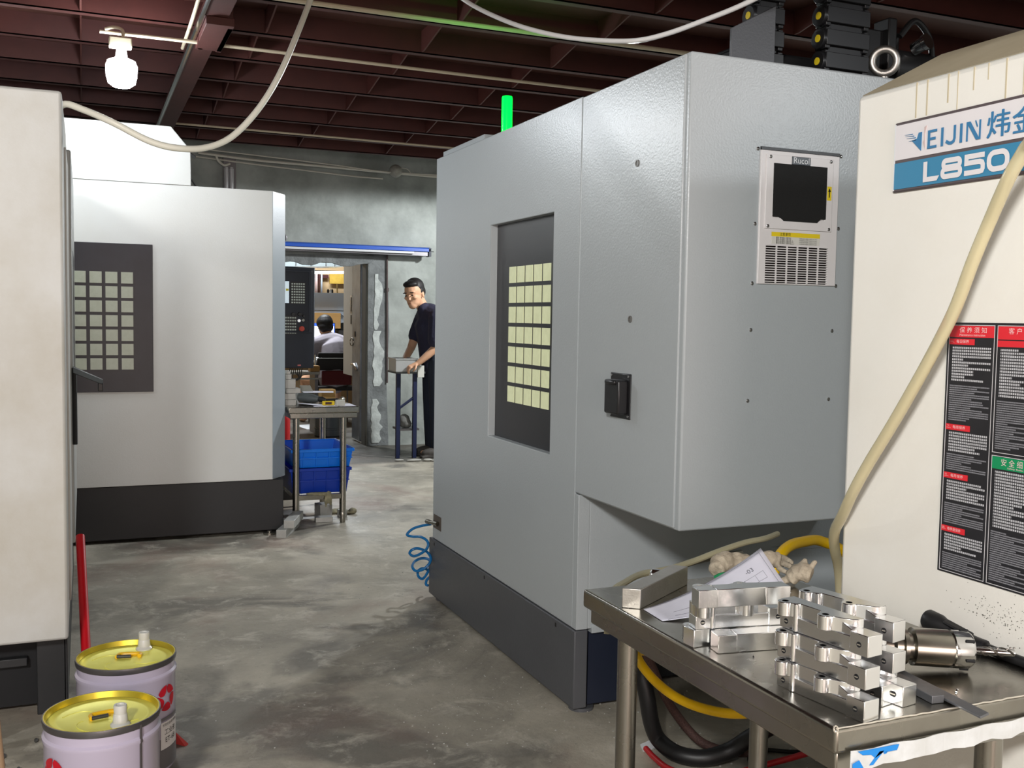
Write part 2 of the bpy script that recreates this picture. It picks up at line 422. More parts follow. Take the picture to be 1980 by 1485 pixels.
gr = MB()
for k in range(16):
    z = 1.519 + k*0.0071
    gr.box(1.868, 2.096, ya-0.002, ya+0.001, z, z+0.0026)
for k in range(5):
    x = 1.903 + k*0.0385
    gr.box(x, x+0.004, ya-0.0026, ya+0.001, 1.516, 1.628)
gr.build('grille', m_acw, ac)
for (x, z) in ((1.871, 1.886), (2.093, 1.886), (1.868, 1.683), (2.093, 1.683)):
    MB().lathe([(0.005, 0), (0.005, 0.002), (0.003, 0.0035), (0, 0.004)], (x, ya-0.004, z), (0, -1, 0), 14).build('screw', m_screw, ac)
MB().box(1.948, 2.016, ya-0.006, ya-0.004, 1.868, 1.892).build('badge', mat('badge_black', (30,38,46), 0.3), ac, bevel=0.001)
m_prtw = mat('white_print', (226,228,230), 0.5)
m_prtk = mat('black_print', (25,25,25), 0.6)
def ac_text(body, size, m, x, z, y, name='lettering', **k):
    me = text_mesh(body, size, **k); me.transform(face_neg_y(x, y, z)); me.materials.clear(); me.materials.append(m)
    o = bpy.data.objects.new(name, me); COL.objects.link(o); o.parent = ac; return o
ac_text('Rucol', 0.026, m_prtw, 1.982, 1.880, ya-0.0065, 'badge_lettering')
m_yel = mat('label_yellow', (232,205,40), 0.5)
MB().box(1.886, 2.064, ya-0.0006, ya, 1.632, 1.667).build('warning_label', mat('label_white', (214,212,204), 0.5), ac)
MB().box(1.886, 2.064, ya-0.0010, ya, 1.654, 1.667).build('label_header', m_yel, ac)
for r_ in range(4):
    ac_text('\u8b66\u544a \u8bf7\u52ff\u9760\u8fd1 \u6ce8\u610f\u5b89\u5168', 0.0052, m_prtk, 1.930, 1.650-r_*0.0052, ya-0.0012, 'label_print')
    ac_text('WARNING KEEP CLEAR OF UNIT', 0.0045, m_prtk, 2.020, 1.650-r_*0.0052, ya-0.0012, 'label_print')
ac_text('\u6ce8\u610f\u4e8b\u9879', 0.010, m_prtk, 1.935, 1.6605, ya-0.0013, 'label_print')
ac_text('\u26a0', 0.012, m_prtk, 1.962, 1.638, ya-0.0013, 'label_print')
MB().box(2.083, 2.099, ya-0.0046, ya-0.003, 1.770, 1.812).build('arrow_label', m_yel, ac)
MB().prism([(2.0895, 1.779), (2.0925, 1.779), (2.0925, 1.796), (2.096, 1.796), (2.091, 1.807), (2.086, 1.796), (2.0895, 1.796)], 'Y', ya-0.0052, ya-0.0044).build('arrow_print', m_prtk, ac)

# lower body under the overhang
MB().box(XG+0.004, 2.417, YC+0.002, 3.6, 0.317, 0.784).build('lower_body', m_grey, D, bevel=0.003)
MB().box(XG+0.372, XG+0.374, YC+0.0005, YC+0.01, 0.55, 0.784).build('seam', m_prtk, D)
MB().box(2.42, 3.4, 3.45, 3.5, 0.30, 0.784).build('dark_recess', m_void, D)
MB().box(2.42, 3.4, 3.15, 3.2, 0.52, 0.54).build('lower_rail', m_grey, D, bevel=0.003)
MB().hexa([(2.50,3.05,0.70),(2.58,3.05,0.70),(2.58,3.056,0.70),(2.50,3.056,0.70),(2.36,3.05,0.784),(2.44,3.05,0.784),(2.44,3.056,0.784),(2.36,3.056,0.784)]).build('brace', m_grey, D)
MB().box(XG+0.06, 2.6, YC-0.004, YC+0.05, 0.286, 0.315).build('lower_lip', m_grey, D, bevel=0.002)
sk = MB().box(XG-0.008, XG+0.045, YC-0.004, 4.787, 0.018, 0.300).build('skirt', m_dgrey, D, bevel=0.004)
for y in (3.30, 4.02, 4.70):
    MB().box(XG-0.0095, XG-0.004, y, y+0.012, 0.272, 0.288).build('skirt_slot', m_prtk, sk, bevel=0.002)
MB().box(XG+0.12, 3.4, 3.3, 4.7, 0.03, 0.30).build('base_frame', m_void, D)
MB().box(XG+0.06, 1.78, YC+0.02, YC+0.06, 0.02, 0.286).build('base_gusset', m_navy, D)
for (x, y) in ((1.64, 3.20), (2.25, 3.23), (1.64, 4.7), (3.3, 4.6)):
    MB().lathe([(0.045, 0), (0.045, 0.012), (0.02, 0.014), (0.02, 0.06)], (x, y, 0.0), (0, 0, 1), 20).build('levelling_foot', m_dgrey, D)
# air coupling recess at the far corner
rc = MB().box(XG-0.0015, XG+0.002, 4.628, 4.742, 0.357, 0.425).build('coupling_recess', mat('recess_grey_brown', (92,84,76), 0.7), D)  # thin plate in a darker tone than the side panel
MB().lathe([(0.012, 0), (0.012, 0.03), (0.009, 0.03), (0.009, 0.06), (0.011, 0.06), (0.011, 0.085), (0, 0.085)], (XG-0.012, 4.65, 0.392), (-0.35, 0.94, 0), 16).build('air_coupling', m_steel, rc)
# roof gear
rf = MB().prism([(1.888, 2.16), (2.055, 2.16), (2.055, 2.41), (1.888, 2.32)], 'Y', 2.745, 2.755).build('chain_bracket', m_dgrey, D, bevel=0.002)
def chain(x0, x1, y, z0, n, lead):
    c = MB().box(x0+0.02, x1-0.02, y+0.005, y+0.045, z0, z0+n*0.075).build('cable_chain', m_blackpl, D)
    for k in range(n):
        z = z0 + k*0.075 + 0.037; yy = y
        lk = MB().lathe([(0.034, -0.004), (0.034, 0.012), (0, 0.012)], (x0, yy+0.022, z), (-1, 0, 0), 20).box(x0, x0+0.02, yy-0.005, yy+0.05, z-0.034, z+0.036).box(x1-0.02, x1, yy-0.005, yy+0.05, z-0.034, z+0.036).box(x0, x1, yy-0.012, yy-0.002, z-0.024, z+0.028).build('chain_link', m_blackpl, c, bevel=0.002)
        MB().lathe([(0.0125, 0), (0.0125, 0.003), (0, 0.004)], (x0-0.0115, yy+0.020, z), (-1, 0, 0), 20).build('link_pin', m_yel, c)
chain(2.297, 2.478, 2.80, 2.165, 6, 1)
chain(2.085, 2.20, 2.90, 2.165, 6, 1)
MB().box(2.06, 2.62, 2.98, 3.25, 2.163, 2.335).box(2.10, 2.55, 3.05, 3.30, 2.30, 2.36).build('head_housing', m_void, D, bevel=0.01)
mo = MB().box(2.60, 2.76, 2.95, 3.1, 2.17, 2.46).lathe([(0.075, 0), (0.075, 0.22), (0.06, 0.23), (0, 0.23)], (2.72, 2.98, 2.33), (1, 0, 0), 24).box(2.68, 2.72, 2.92, 3.0, 2.30, 2.50).build('spindle_motor', m_rubber, D, bevel=0.006)
MB().tube(smooth_path([(2.74, 2.93, 2.44), (2.80, 2.92, 2.50), (2.88, 2.93, 2.45), (2.92, 2.95, 2.36), (2.93, 2.96, 2.25)]), 0.011).build('motor_cable', m_rubber, mo)
MB().lathe([(0.025, 0), (0.025, 0.04), (0.03, 0.045), (0.03, 0.06), (0, 0.06)], (2.80, 2.92, 2.40), (0.2, -1, 0.3), 16).build('cable_plug', m_chrome, mo)
MB().box(2.78, 2.81, 2.915, 2.92, 2.29, 2.315).build('motor_label', m_prtw, mo)
# lifting eye
ey = MB().lathe([(0.041+0.0135*math.cos(2*PI*k/14), 0.0135*math.sin(2*PI*k/14)) for k in range(14)], (2.555, 2.80, 2.302), (-0.55, -0.83, -0.05), 32, closed=True).build('lifting_eye', m_alub, D)
MB().lathe([(0.03, 0), (0.03, 0.012), (0.016, 0.02), (0.016, 0.085)], (2.555, 2.80, 2.163), (0, 0, 1), 20).build('eye_shank', m_alub, D)
# signal tower, lit green
tw = MB().lathe([(0.026, 0), (0.026, 0.05), (0.02, 0.06), (0.02, 0.06)], (1.9, 4.62, ZT), (0, 0, 1), 20).build('signal_tower_base', m_blackpl, D)
MB().lathe([(0.026, 0.0), (0.026, 0.22), (0.024, 0.23), (0, 0.234)], (1.9, 4.62, 2.235), (0, 0, 1), 24).build('signal_lamp', mat('green_signal_lamp', (0,190,60), 0.2, emit=5.0, ecol=(0,240,44)), D)

# ================================================================ white machining centre across the aisle
B = thing('machining_center', 'white machining centre facing the aisle, black window with small panes and black plinth', 'machine', (0.2, 7.3, 0))
YBF = 6.512
MB().prism([(-1.7, YBF), (1.102, YBF), (1.20, 6.645), (1.20, 8.1), (-1.7, 8.1)], 'Z', 0.346, 2.166).box(-1.5, 1.15, 8.09, 8.5, 0.4, 2.1).build('body', m_white, B, bevel=0.003)
MB().prism([(1.104, YBF-0.001), (1.203, 6.643), (1.198, 6.65), (1.10, YBF+0.004)], 'Z', 0.350, 2.158).build('corner_panel', mat('pale_blue_grey_paint', (146,157,166), 0.4, bump=0.15, bscale=140), B)
MB().prism([(-1.7, 2.167), (0.612, 2.167), (0.609, 2.381), (0.497, 2.512), (-1.7, 2.512)], 'Y', YBF-0.004, 7.6).build('hood', m_white, B, bevel=0.003)
bw = MB().box(-0.42, 0.389, YBF-0.006, YBF+0.01, 0.917, 1.802).build('window_frame', mat('black_window_paint', (30,31,38), 0.4, var=0.4, vscale=9, rgb2=(42,44,52)), B, bevel=0.002)
pn = MB()
for i in range(7):
    for j in range(7):
        x = 0.2105 - i*0.0868; z = 1.0525 + j*0.0855
        pn.box(x, x+0.0665, YBF-0.009, YBF-0.004, z, z+0.0675)
pn.build('window_panes', m_pane2, bw)
MB().prism([(-1.7, YBF+0.004), (1.172, YBF+0.004), (1.172, 8.0), (-1.7, 8.0)], 'Z', 0.02, 0.345).build('plinth', m_black, B, bevel=0.004)
for x in (-0.6, 1.08):
    MB().lathe([(0.04, 0), (0.04, 0.012), (0.015, 0.014), (0.015, 0.022)], (x, YBF-0.02, 0), (0, 0, 1), 20).build('levelling_foot', m_steel, B)
MB().tube([(0.60, 7.0, 2.35), (0.72, 7.05, 2.19)], 0.006).build('prop_rod', m_rubber, B)
MB().hexa([(0.55,6.7,2.43),(0.66,6.7,2.37),(0.66,6.8,2.37),(0.55,6.8,2.43),(0.55,6.7,2.436),(0.66,6.7,2.376),(0.66,6.8,2.376),(0.55,6.8,2.436)]).build('hood_flap', m_black, B)

# ================================================================ near white machine at the picture's edge
A = thing('machining_center', 'scuffed off-white machining centre beside the yellow-lidded pails', 'machine', (-1.0, 4.6, 0))
YA = 3.70
MB().box(-2.4, -0.057, YA, 4.55, 0.285, 2.118).build('body', m_offwhite, A, bevel=0.01)
MB().prism([(4.55, 0.30), (6.05, 0.30), (6.05, 2.118), (4.55, 2.118)], 'X', -2.3, -0.060).build('front_enclosure', m_offwhite, A, bevel=0.004)
MB().box(-0.058, -0.050, 4.0, 4.5, 0.34, 1.98).build('side_cover', m_offwhite, A, bevel=0.003)
dr = MB().box(-0.10, -0.040, 4.62, 5.95, 0.42, 2.06).build('sliding_door', mat('grey_white_paint', (170,172,170), 0.4, bump=0.15, bscale=140), A, bevel=0.006)
MB().box(-0.041, -0.0385, 4.85, 5.6, 0.98, 1.66).build('door_window', m_screen, dr, bevel=0.002)
MB().tube([(-0.035, 4.45, 1.17), (-0.035, 4.45, 0.86)], 0.010, 8).build('door_rod', m_rubber, dr)
MB().hexa([(-0.04,4.42,1.150),(0.075,4.62,1.088),(0.075,4.645,1.088),(-0.04,4.445,1.150),(-0.04,4.42,1.178),(0.075,4.62,1.112),(0.075,4.645,1.112),(-0.04,4.445,1.178)]).box(0.055, 0.075, 4.615, 4.645, 1.062, 1.10).build('door_handle', m_rubber, dr, bevel=0.003)
MB().box(-2.2, -0.075, 3.86, 3.90, 0.02, 0.285).box(-2.2, -0.30, 3.90, 6.0, 0.02, 0.29).build('base', m_void, A)
MB().box(-0.16, -0.066, 3.80, 3.845, 0.0, 0.29).box(-0.075, -0.062, 3.80, 6.0, 0.0, 0.35).build('base_column', m_black, A, bevel=0.003)
MB().box(-0.30, -0.19, 3.82, 3.85, 0.17, 0.20).build('base_bracket', m_black, A, bevel=0.003)
MB().hexa([(-0.5,3.80,0.255),(-0.31,3.80,0.283),(-0.31,3.85,0.283),(-0.5,3.85,0.255),(-0.5,3.80,0.262),(-0.31,3.80,0.289),(-0.31,3.85,0.289),(-0.5,3.85,0.262)]).build('bottom_flange', m_offwhite, A)

# ================================================================ cream machine with the sign
C = thing('machining_center', 'cream machining centre with blue L850 sign and black notice board', 'machine', (2.4, 0.6, 0))
XC = 1.55
MB().box(XC, 3.2, -0.9, 1.776, 0.26, 1.890).build('body', m_cream, C, bevel=0.012, seg=3)
MB().prism([(XC+0.004, 1.889), (1.715, 1.972), (1.775, 2.003), (3.2, 2.10), (3.2, 1.889)], 'Y', -0.9, 1.774).build('sloped_roof', m_beige, C, bevel=0.006)
MB().box(XC+0.06, 3.1, -0.85, 1.70, 0.0, 0.262).build('base', m_black, C)
# sign: raised plate with border, two bands, letters
sgY0, sgY1, sgZ0, sgZ1 = 1.285, 1.6545, 1.669, 1.8115
m_border = mat('sign_border', (88,78,80), 0.4)
m_signw = mat('sign_white', (226,222,224), 0.35); m_signb = mat('sign_blue', (62,134,172), 0.3); m_blue2 = mat('sign_letter_blue', (58,122,168), 0.35)
sg = MB().box(XC-0.006, XC+0.001, sgY0, sgY1, sgZ0, sgZ1).build('sign', m_border, C, bevel=0.004)
MB().box(XC-0.0072, XC-0.005, sgY0+0.005, sgY1-0.005, 1.7345, sgZ1-0.0065).build('white_band', m_signw, sg)
MB().box(XC-0.0072, XC-0.005, sgY0+0.005, sgY1-0.005, sgZ0+0.0065, 1.7282).build('blue_band', m_signb, sg)
MB().box(XC-0.0065, XC-0.004, sgY1-0.005, sgY1-0.0015, sgZ0+0.004, sgZ1-0.004).build('bright_edge', m_prtw, sg)
def sign_text(body, size, y, z, m, x=XC-0.0075, name='sign_lettering', **k):
    me = text_mesh(body, size, align='LEFT', **k); me.transform(face_neg_x(x, y, z)); me.materials.clear(); me.materials.append(m)
    o = bpy.data.objects.new(name, me); COL.objects.link(o); o.parent = sg; return o
def emblem(pts, m=m_blue2, name='sign_emblem'):
    o = MB().prism(pts, 'X', XC-0.0085, XC-0.0070).build(name, m, sg); return o

def fit_text(body, y0, y1, z0, z1, m, parent, x, name='sign_lettering', offset=0.0, thick=0.0):
    """one word set to fill y0..y1 (reading along -Y) and z0..z1 on a face looking along -X."""
    me = text_mesh(body, 0.05, offset=offset, thick=thick, align='LEFT')
    xs = [v.co.x for v in me.vertices]; ys = [v.co.y for v in me.vertices]
    ax, bx, ay, by = min(xs), max(xs), min(ys), max(ys)
    for v in me.vertices:
        u = (v.co.x-ax)/max(1e-9, bx-ax); t = (v.co.y-ay)/max(1e-9, by-ay)
        v.co = Vector((x - v.co.z, y0 + (y1-y0)*u, z0 + (z1-z0)*t))
    me.materials.clear(); me.materials.append(m)
    o = bpy.data.objects.new(name, me); COL.objects.link(o)
    attach(o, parent); return o
def stroke(pts, wd, closed=False):
    """outline of a polyline drawn with a pen of width wd (2D, mitred); returns quads."""
    P = [Vector(p) for p in pts]; n = len(P); Lf, Rt = [], []
    for i in range(n):
        a = P[i-1] if (i > 0 or closed) else None; c = P[(i+1) % n] if (i < n-1 or closed) else None
        d1 = (P[i]-a).normalized() if a is not None else None; d2 = (c-P[i]).normalized() if c is not None else None
        if d1 is None: d1 = d2
        if d2 is None: d2 = d1
        n1 = Vector((-d1.y, d1.x)); n2 = Vector((-d2.y, d2.x)); nn = (n1+n2).normalized()
        k = wd/2/max(0.35, nn.dot(n1)); Lf.append(P[i]+nn*k); Rt.append(P[i]-nn*k)
    return [(Lf[i], Lf[(i+1) % n], Rt[(i+1) % n], Rt[i]) for i in range(n if closed else n-1)]
def rrect(y0, y1, z0, z1, r, seg=5):
    out = []
    for cx, cz, a0 in ((y1-r, z1-r, 0), (y0+r, z1-r, 90), (y0+r, z0+r, 180), (y1-r, z0+r, 270)):
        for k in range(seg+1):
            a = R(a0 + 90*k/seg); out.append((cx+r*math.cos(a), cz+r*math.sin(a)))
    return out
XL = XC-0.0080
def pen(strokes, m, parent, name):
    b = MB()
    for k, quads in enumerate(strokes):
        for q in quads: b.quad([(XL-0.0006-0.0002*k, p.x, p.y) for p in q])
    return b.build(name, m, parent)
# emblem: a winged arrow with speed lines and a red flick
MB().prism([(1.5856,1.7817),(1.5775,1.7819),(1.5783,1.7453),(1.6037,1.7686),(1.5898,1.7704)], 'X', XL-0.0006, XL+0.0012).build('sign_emblem', m_blue2, sg)
eb = MB()
for (a, b_) in (((1.6238,1.7822),(1.6021,1.7814)), ((1.6217,1.779),(1.5979,1.7772)), ((1.6184,1.7742),(1.5938,1.7733)), ((1.6121,1.768),(1.5925,1.7684))):
    eb.prism([(a[0], a[1]), (b_[0], b_[1]+0.0006), (b_[0], b_[1]-0.0011)], 'X', XL-0.0006, XL+0.0012)
eb.build('sign_emblem', m_blue2, sg)
MB().prism([(1.5712,1.7905),(1.5648,1.7926),(1.5690,1.7770),(1.5672,1.7462),(1.5738,1.7605),(1.5708,1.7657)], 'X', XL-0.0006, XL+0.0012).build('sign_emblem', mat('sign_flick', (206,186,184), 0.4), sg)
# E I J I N
zt, zb, wd = 1.7818, 1.7458, 0.0068
pen([stroke([(1.5580, zt), (1.5580, zb)], wd), stroke([(1.5612, zt-0.0025), (1.5370, zt-0.0025)], 0.005), stroke([(1.558, 1.7645), (1.540, 1.7645)], 0.005), stroke([(1.5612, zb+0.0025), (1.5370, zb+0.0025)], 0.005)], m_blue2, sg, 'sign_lettering')
pen([stroke([(1.5242, zt), (1.5242, zb)], wd)], m_blue2, sg, 'sign_lettering')
pen([stroke([(1.4935, zt), (1.4935, 1.757), (1.4955, 1.7515), (1.501, 1.7488), (1.507, 1.7493), (1.5145, 1.754)], 0.0062)], m_blue2, sg, 'sign_lettering')
pen([stroke([(1.4778, zt), (1.4778, zb)], wd)], m_blue2, sg, 'sign_lettering')
pen([stroke([(1.4635, zt), (1.4635, zb)], 0.0046), [(Vector((1.4655,zt)), Vector((1.4560,zt)), Vector((1.4330,zb)), Vector((1.4420,zb)))], stroke([(1.4332, zt), (1.4332, zb)], 0.0046), stroke([(1.4440, zt), (1.4390, zt-0.012)], 0.003)], m_blue2, sg, 'sign_lettering')
fit_text('\u709c', 1.4170, 1.3665, 1.7435, 1.7915, m_blue2, sg, XL-0.0005)
fit_text('\u91d1', 1.3610, 1.3110, 1.7435, 1.7915, m_blue2, sg, XL-0.0005)
for dy, dz, dx in ((0.0011, 0, 0.0001), (-0.0011, 0, 0.0002), (0, 0.0005, 0.0003)):
    fit_text('\u709c', 1.4170+dy, 1.3665+dy, 1.7435+dz, 1.7915+dz, m_blue2, sg, XL-0.0005-dx)
    fit_text('\u91d1', 1.3610+dy, 1.3110+dy, 1.7435+dz, 1.7915+dz, m_blue2, sg, XL-0.0005-dx)
# L850
za, zc = 1.6812, 1.7212
pen([stroke([(1.5643, zc), (1.5643, za)], 0.0102), [(Vector((1.569, za+0.0095)), Vector((1.5275, za+0.0095)), Vector((1.5335, za)), Vector((1.569, za)))]], m_signw, sg, 'sign_lettering')
h = 0.0049
def ring(y0, y1, z0, z1, r): return stroke(rrect(y0+h, y1-h, z0+h, z1-h, r), 0.0098, True)
pen([ring(1.4730, 1.5228, 1.6985, zc, 0.0055), ring(1.4715, 1.5243, za, 1.7050, 0.0060)], m_signw, sg, 'sign_lettering')
pen([stroke([(1.4200, zc-h), (1.4620, zc-h), (1.4620, 1.7045), (1.4310, 1.7045), (1.4255, 1.7025), (1.4235, 1.698), (1.4235, 1.691), (1.4255, 1.687), (1.4310, za+h), (1.4665, za+h)], 0.0096)], m_signw, sg, 'sign_lettering')
pen([ring(1.3645, 1.4146, za, zc, 0.0125)], m_signw, sg, 'sign_lettering')

# ---- notice board: black panel, two columns of print
nb = MB().box(XC-0.002, XC+0.001, 1.2655, 1.4955, 0.9175, 1.4045).build('notice_board', mat('notice_black', (33,33,37), 0.4), C)
m_red = mat('notice_red', (222,40,52), 0.45); m_green = mat('notice_green', (10,142,88), 0.45); m_line = mat('notice_line', (206,204,206), 0.5)
def notice_print_mat(name, rgb, pitch):
    m = mat(name, rgb, 0.6)
    nt = m.node_tree; N = nt.nodes; L = nt.links
    tc = N.new('ShaderNodeTexCoord'); mp = N.new('ShaderNodeMapping'); mp.inputs['Rotation'].default_value = (0, 0, 0)
    sx = N.new('ShaderNodeSeparateXYZ'); L.new(tc.outputs['Object'], sx.inputs[0])
    wv = N.new('ShaderNodeMath'); wv.operation = 'MULTIPLY'; wv.inputs[1].default_value = 1.0/pitch; L.new(sx.outputs['Y'], wv.inputs[0])
    fr = N.new('ShaderNodeMath'); fr.operation = 'FRACT'; L.new(wv.outputs[0], fr.inputs[0])
    gt = N.new('ShaderNodeMath'); gt.operation = 'GREATER_THAN'; gt.inputs[1].default_value = 0.26; L.new(fr.outputs[0], gt.inputs[0])
    ns = N.new('ShaderNodeTexNoise'); ns.inputs['Scale'].default_value = 700; L.new(tc.outputs['Object'], ns.inputs['Vector'])
    mu = N.new('ShaderNodeMath'); mu.operation = 'MULTIPLY'; L.new(gt.outputs[0], mu.inputs[0]); L.new(ns.outputs['Fac'], mu.inputs[1])
    mx = N.new('ShaderNodeMix'); mx.data_type = 'RGBA'; mx.inputs[6].default_value = lin((38,38,42))+(1,); mx.inputs[7].default_value = lin(rgb)+(1,)
    k = N.new('ShaderNodeMath'); k.operation = 'MULTIPLY'; k.inputs[1].default_value = 1.7; k.use_clamp = True; L.new(mu.outputs[0], k.inputs[0])
    L.new(k.outputs[0], mx.inputs[0]); L.new(mx.outputs[2], N['Principled BSDF'].inputs['Base Color'])
    return m
m_row1 = notice_print_mat('notice_print_large', (206,206,210), 0.0046); m_row2 = notice_print_mat('notice_print_small', (150,150,156), 0.0016)
def nbox(y0, y1, z0, z1, m, name, h_=0.0006):
    return MB().box(XC-0.002-h_, XC-0.0018, min(y0,y1), max(y0,y1), min(z0,z1), max(z0,z1)).build(name, m, nb)
random.seed(3)
def rows(y0, y1, z0, z1, pitch, m, hgt):
    b = MB(); z = z1; n = max(1, int((z1-z0)/pitch))
    for i in range(n):
        zz = z1 - (i+1)*pitch
        e = y1 if random.random() < 0.62 else y0 + (y1-y0)*random.uniform(0.25, 0.92)
        b.box(XC-0.0024, XC-0.0018, e, y0, zz, zz+pitch*hgt)
    return b.build('notice_print', m, nb)
def outline(y0, y1, z0, z1, name='notice_border'):
    q = stroke([(y0,z0),(y1,z0),(y1,z1),(y0,z1)], 0.0012, True); b = MB()
    for f in q: b.prism([(p.x,p.y) for p in f], 'X', XC-0.0024, XC-0.0018)
    return b.build(name, m_line, nb)
outline(1.3845, 1.4905, 0.9215, 1.3995); outline(1.2715, 1.3775, 1.1668, 1.3995); outline(1.2715, 1.3775, 0.9215, 1.1605)
nbox(1.4895, 1.3855, 1.3765, 1.3985, m_red, 'notice_header'); nbox(1.3765, 1.2725, 1.3745, 1.3985, m_red, 'notice_header'); nbox(1.3765, 1.2725, 1.1368, 1.1592, m_green, 'notice_header')
for (zt_, yw) in ((1.3735, 0.060), (1.2085, 0.058), (1.1142, 0.058), (1.0098, 0.057)):
    nbox(1.4895, 1.4895-yw, zt_-0.0112, zt_, m_red, 'notice_tab', 0.0007)
nbox(1.3765, 1.295, 1.361, 1.3725, m_red, 'notice_tab', 0.0007)
XN = XC-0.0030
m_nt = mat('notice_lettering', (240,205,205), 0.5)
fit_text('\u4fdd \u517b \u987b \u77e5', 1.4655, 1.4020, 1.3850, 1.3960, m_nt, nb, XN, 'notice_lettering')
fit_text('Maintenance instruction', 1.4650, 1.4050, 1.3790, 1.3832, m_nt, nb, XN, 'notice_lettering')
fit_text('\u5ba2 \u6237 \u987b \u77e5', 1.3530, 1.2900, 1.3845, 1.3960, m_nt, nb, XN, 'notice_lettering')
fit_text('\u5b89 \u5168 \u7ec6 \u5219', 1.3560, 1.2930, 1.1440, 1.1570, m_nt, nb, XN, 'notice_lettering')
fit_text('Safety Rules', 1.3420, 1.3080, 1.1385, 1.1425, m_nt, nb, XN, 'notice_lettering')
for t_, z_ in (('\u4e00\u3001\u6bcf\u65e5\u4fdd\u517b', 1.3735), ('\u4e8c\u3001\u6bcf\u5468\u4fdd\u517b', 1.2085), ('\u4e09\u3001\u6bcf\u6708\u4fdd\u517b', 1.1142), ('\u56db\u3001\u6bcf\u5b63\u5ea6\u4fdd\u517b', 1.0098)):
    fit_text(t_, 1.4870, 1.4420, z_-0.0082, z_-0.0018, m_nt, nb, XN, 'notice_lettering')
for (a, b_, c, d, big) in ((1.481,1.391,1.2880,1.3600,1), (1.4845,1.391,1.2145,1.2860,0), (1.481,1.391,1.1550,1.1955,1), (1.4845,1.391,1.1165,1.153,0),
        (1.481,1.391,1.0595,1.1010,1), (1.4845,1.391,1.0120,1.0570,0), (1.481,1.391,0.9610,0.9965,1), (1.4845,1.391,0.9260,0.9590,0),
        (1.3690,1.277,1.2660,1.3590,1), (1.3725,1.277,1.1700,1.2640,0), (1.3690,1.277,1.0250,1.1350,1), (1.3725,1.277,0.9250,1.0230,0)):
    rows(a, b_, c, d, 0.0056 if big else 0.0041, m_row1 if big else m_row2, 0.66 if big else 0.58)
# drip marks and oil specks on the panel
random.seed(5)
dp = MB()
for i in range(9):
    y = 1.60 - i*0.035 + random.uniform(-.01,.01); z1_ = 1.885; l_ = random.uniform(0.03, 0.085)
    dp.box(XC-0.0004, XC+0.001, y, y+random.uniform(.002,.004), z1_-l_, z1_)
dp.build('drip_marks', mat('dried_drips', (198,186,158), 0.5), C)
sp = MB()
for i in range(150):
    y = random.gauss(1.345, 0.045); z = random.gauss(0.865, 0.018); s_ = random.uniform(.0006,.0018)
    sp.box(XC-0.0004, XC+0.001, y, y+s_, z, z+s_*random.uniform(.6,1.4))
sp.build('oil_specks', mat('oil_speck', (70,66,58), 0.5), C)

# ================================================================ stainless table in front and what lies on it
def steel_table(name, label, x0, x1, y0, y1, zt, legs, r=0.022):
    t = thing(name, label, 'table', ((x0+x1)/2, (y0+y1)/2, 0))
    tp = MB().box(x0, x1, y0, y1, zt-0.040, zt).build('table_top', m_steel, t, bevel=0.006, seg=3)
    MB().box(x0+0.014, x1-0.010, y0+0.014, y1-0.012, zt-0.075, zt-0.040).build('apron', m_steel, t, bevel=0.004)
    for (x, y) in legs:
        lg = MB().lathe([(r, 0.05), (r, zt-0.06)], (x, y, 0), (0,0,1), 24).build('leg', m_steel, t)
        MB().lathe([(r*0.8, 0.0), (r*0.9, 0.012), (r*0.9, 0.05), (r*1.06, 0.052), (r*1.06, 0.07), (r, 0.072)], (x, y, 0), (0,0,1), 20).build('leg_foot', m_steel, lg)
    return t, tp
T, Ttop = steel_table('work_table', 'stainless steel work table carrying shiny aluminium parts beside cream machine', 1.019, 1.530, 1.163, 1.990, 0.80,
                ((1.088, 1.905), (1.462, 1.93), (1.400, 1.225), (1.085, 1.215)))
MB().tube([(1.088, 1.24, 0.16), (1.088, 1.89, 0.16)], 0.016, 12).build('stretcher', m_steel, T)
# bright lip along the near edge with its little curl, dark tape band on the corner side
m_lip = mat('bare_edge', (214,208,196), 0.3, metal=0.8)
random.seed(9)
lip = [(1.019+0.512*i/40, 1.1628+random.uniform(-.0008,.0008), 0.8012+random.uniform(-.0006,.0006)) for i in range(41)]
MB().tube(lip, 0.0014, 6).lathe([(0.0045+0.0013*math.cos(2*PI*k/8), 0.0013*math.sin(2*PI*k/8)) for k in range(8)], (1.017, 1.1605, 0.802), (0.2,-1,0.3), 18, closed=True).build('top_edge_lip', m_lip, Ttop)
fl = [(1.043+0.487*i/24, 1.1560 - 0.003*math.sin(i*0.7)**2, 0.7665 + 0.004*(i/24)**2 - 0.001*math.sin(i*1.3)) for i in range(25)]
b = MB()
for i in range(24):
    (xa, y_, za_), (xb, yb_, zb_) = fl[i], fl[i+1]
    ha = 0.031 - 0.007*(i/24) + 0.002*math.sin(i*1.7); hb = 0.031 - 0.007*((i+1)/24) + 0.002*math.sin((i+1)*1.7)
    b.hexa([(xa,y_,za_-ha),(xb,yb_,zb_-hb),(xb,yb_+0.001,zb_-hb),(xa,y_+0.001,za_-ha),(xa,y_,za_),(xb,yb_,zb_),(xb,yb_+0.001,zb_),(xa,y_+0.001,za_)])
pf = b.build('protective_film', mat('milky_film', (206,210,212), 0.35, var=0.5, vscale=20, rgb2=(178,180,176)), T)
m_bl = mat('film_print_blue', (20,128,210), 0.4)
fb = MB()
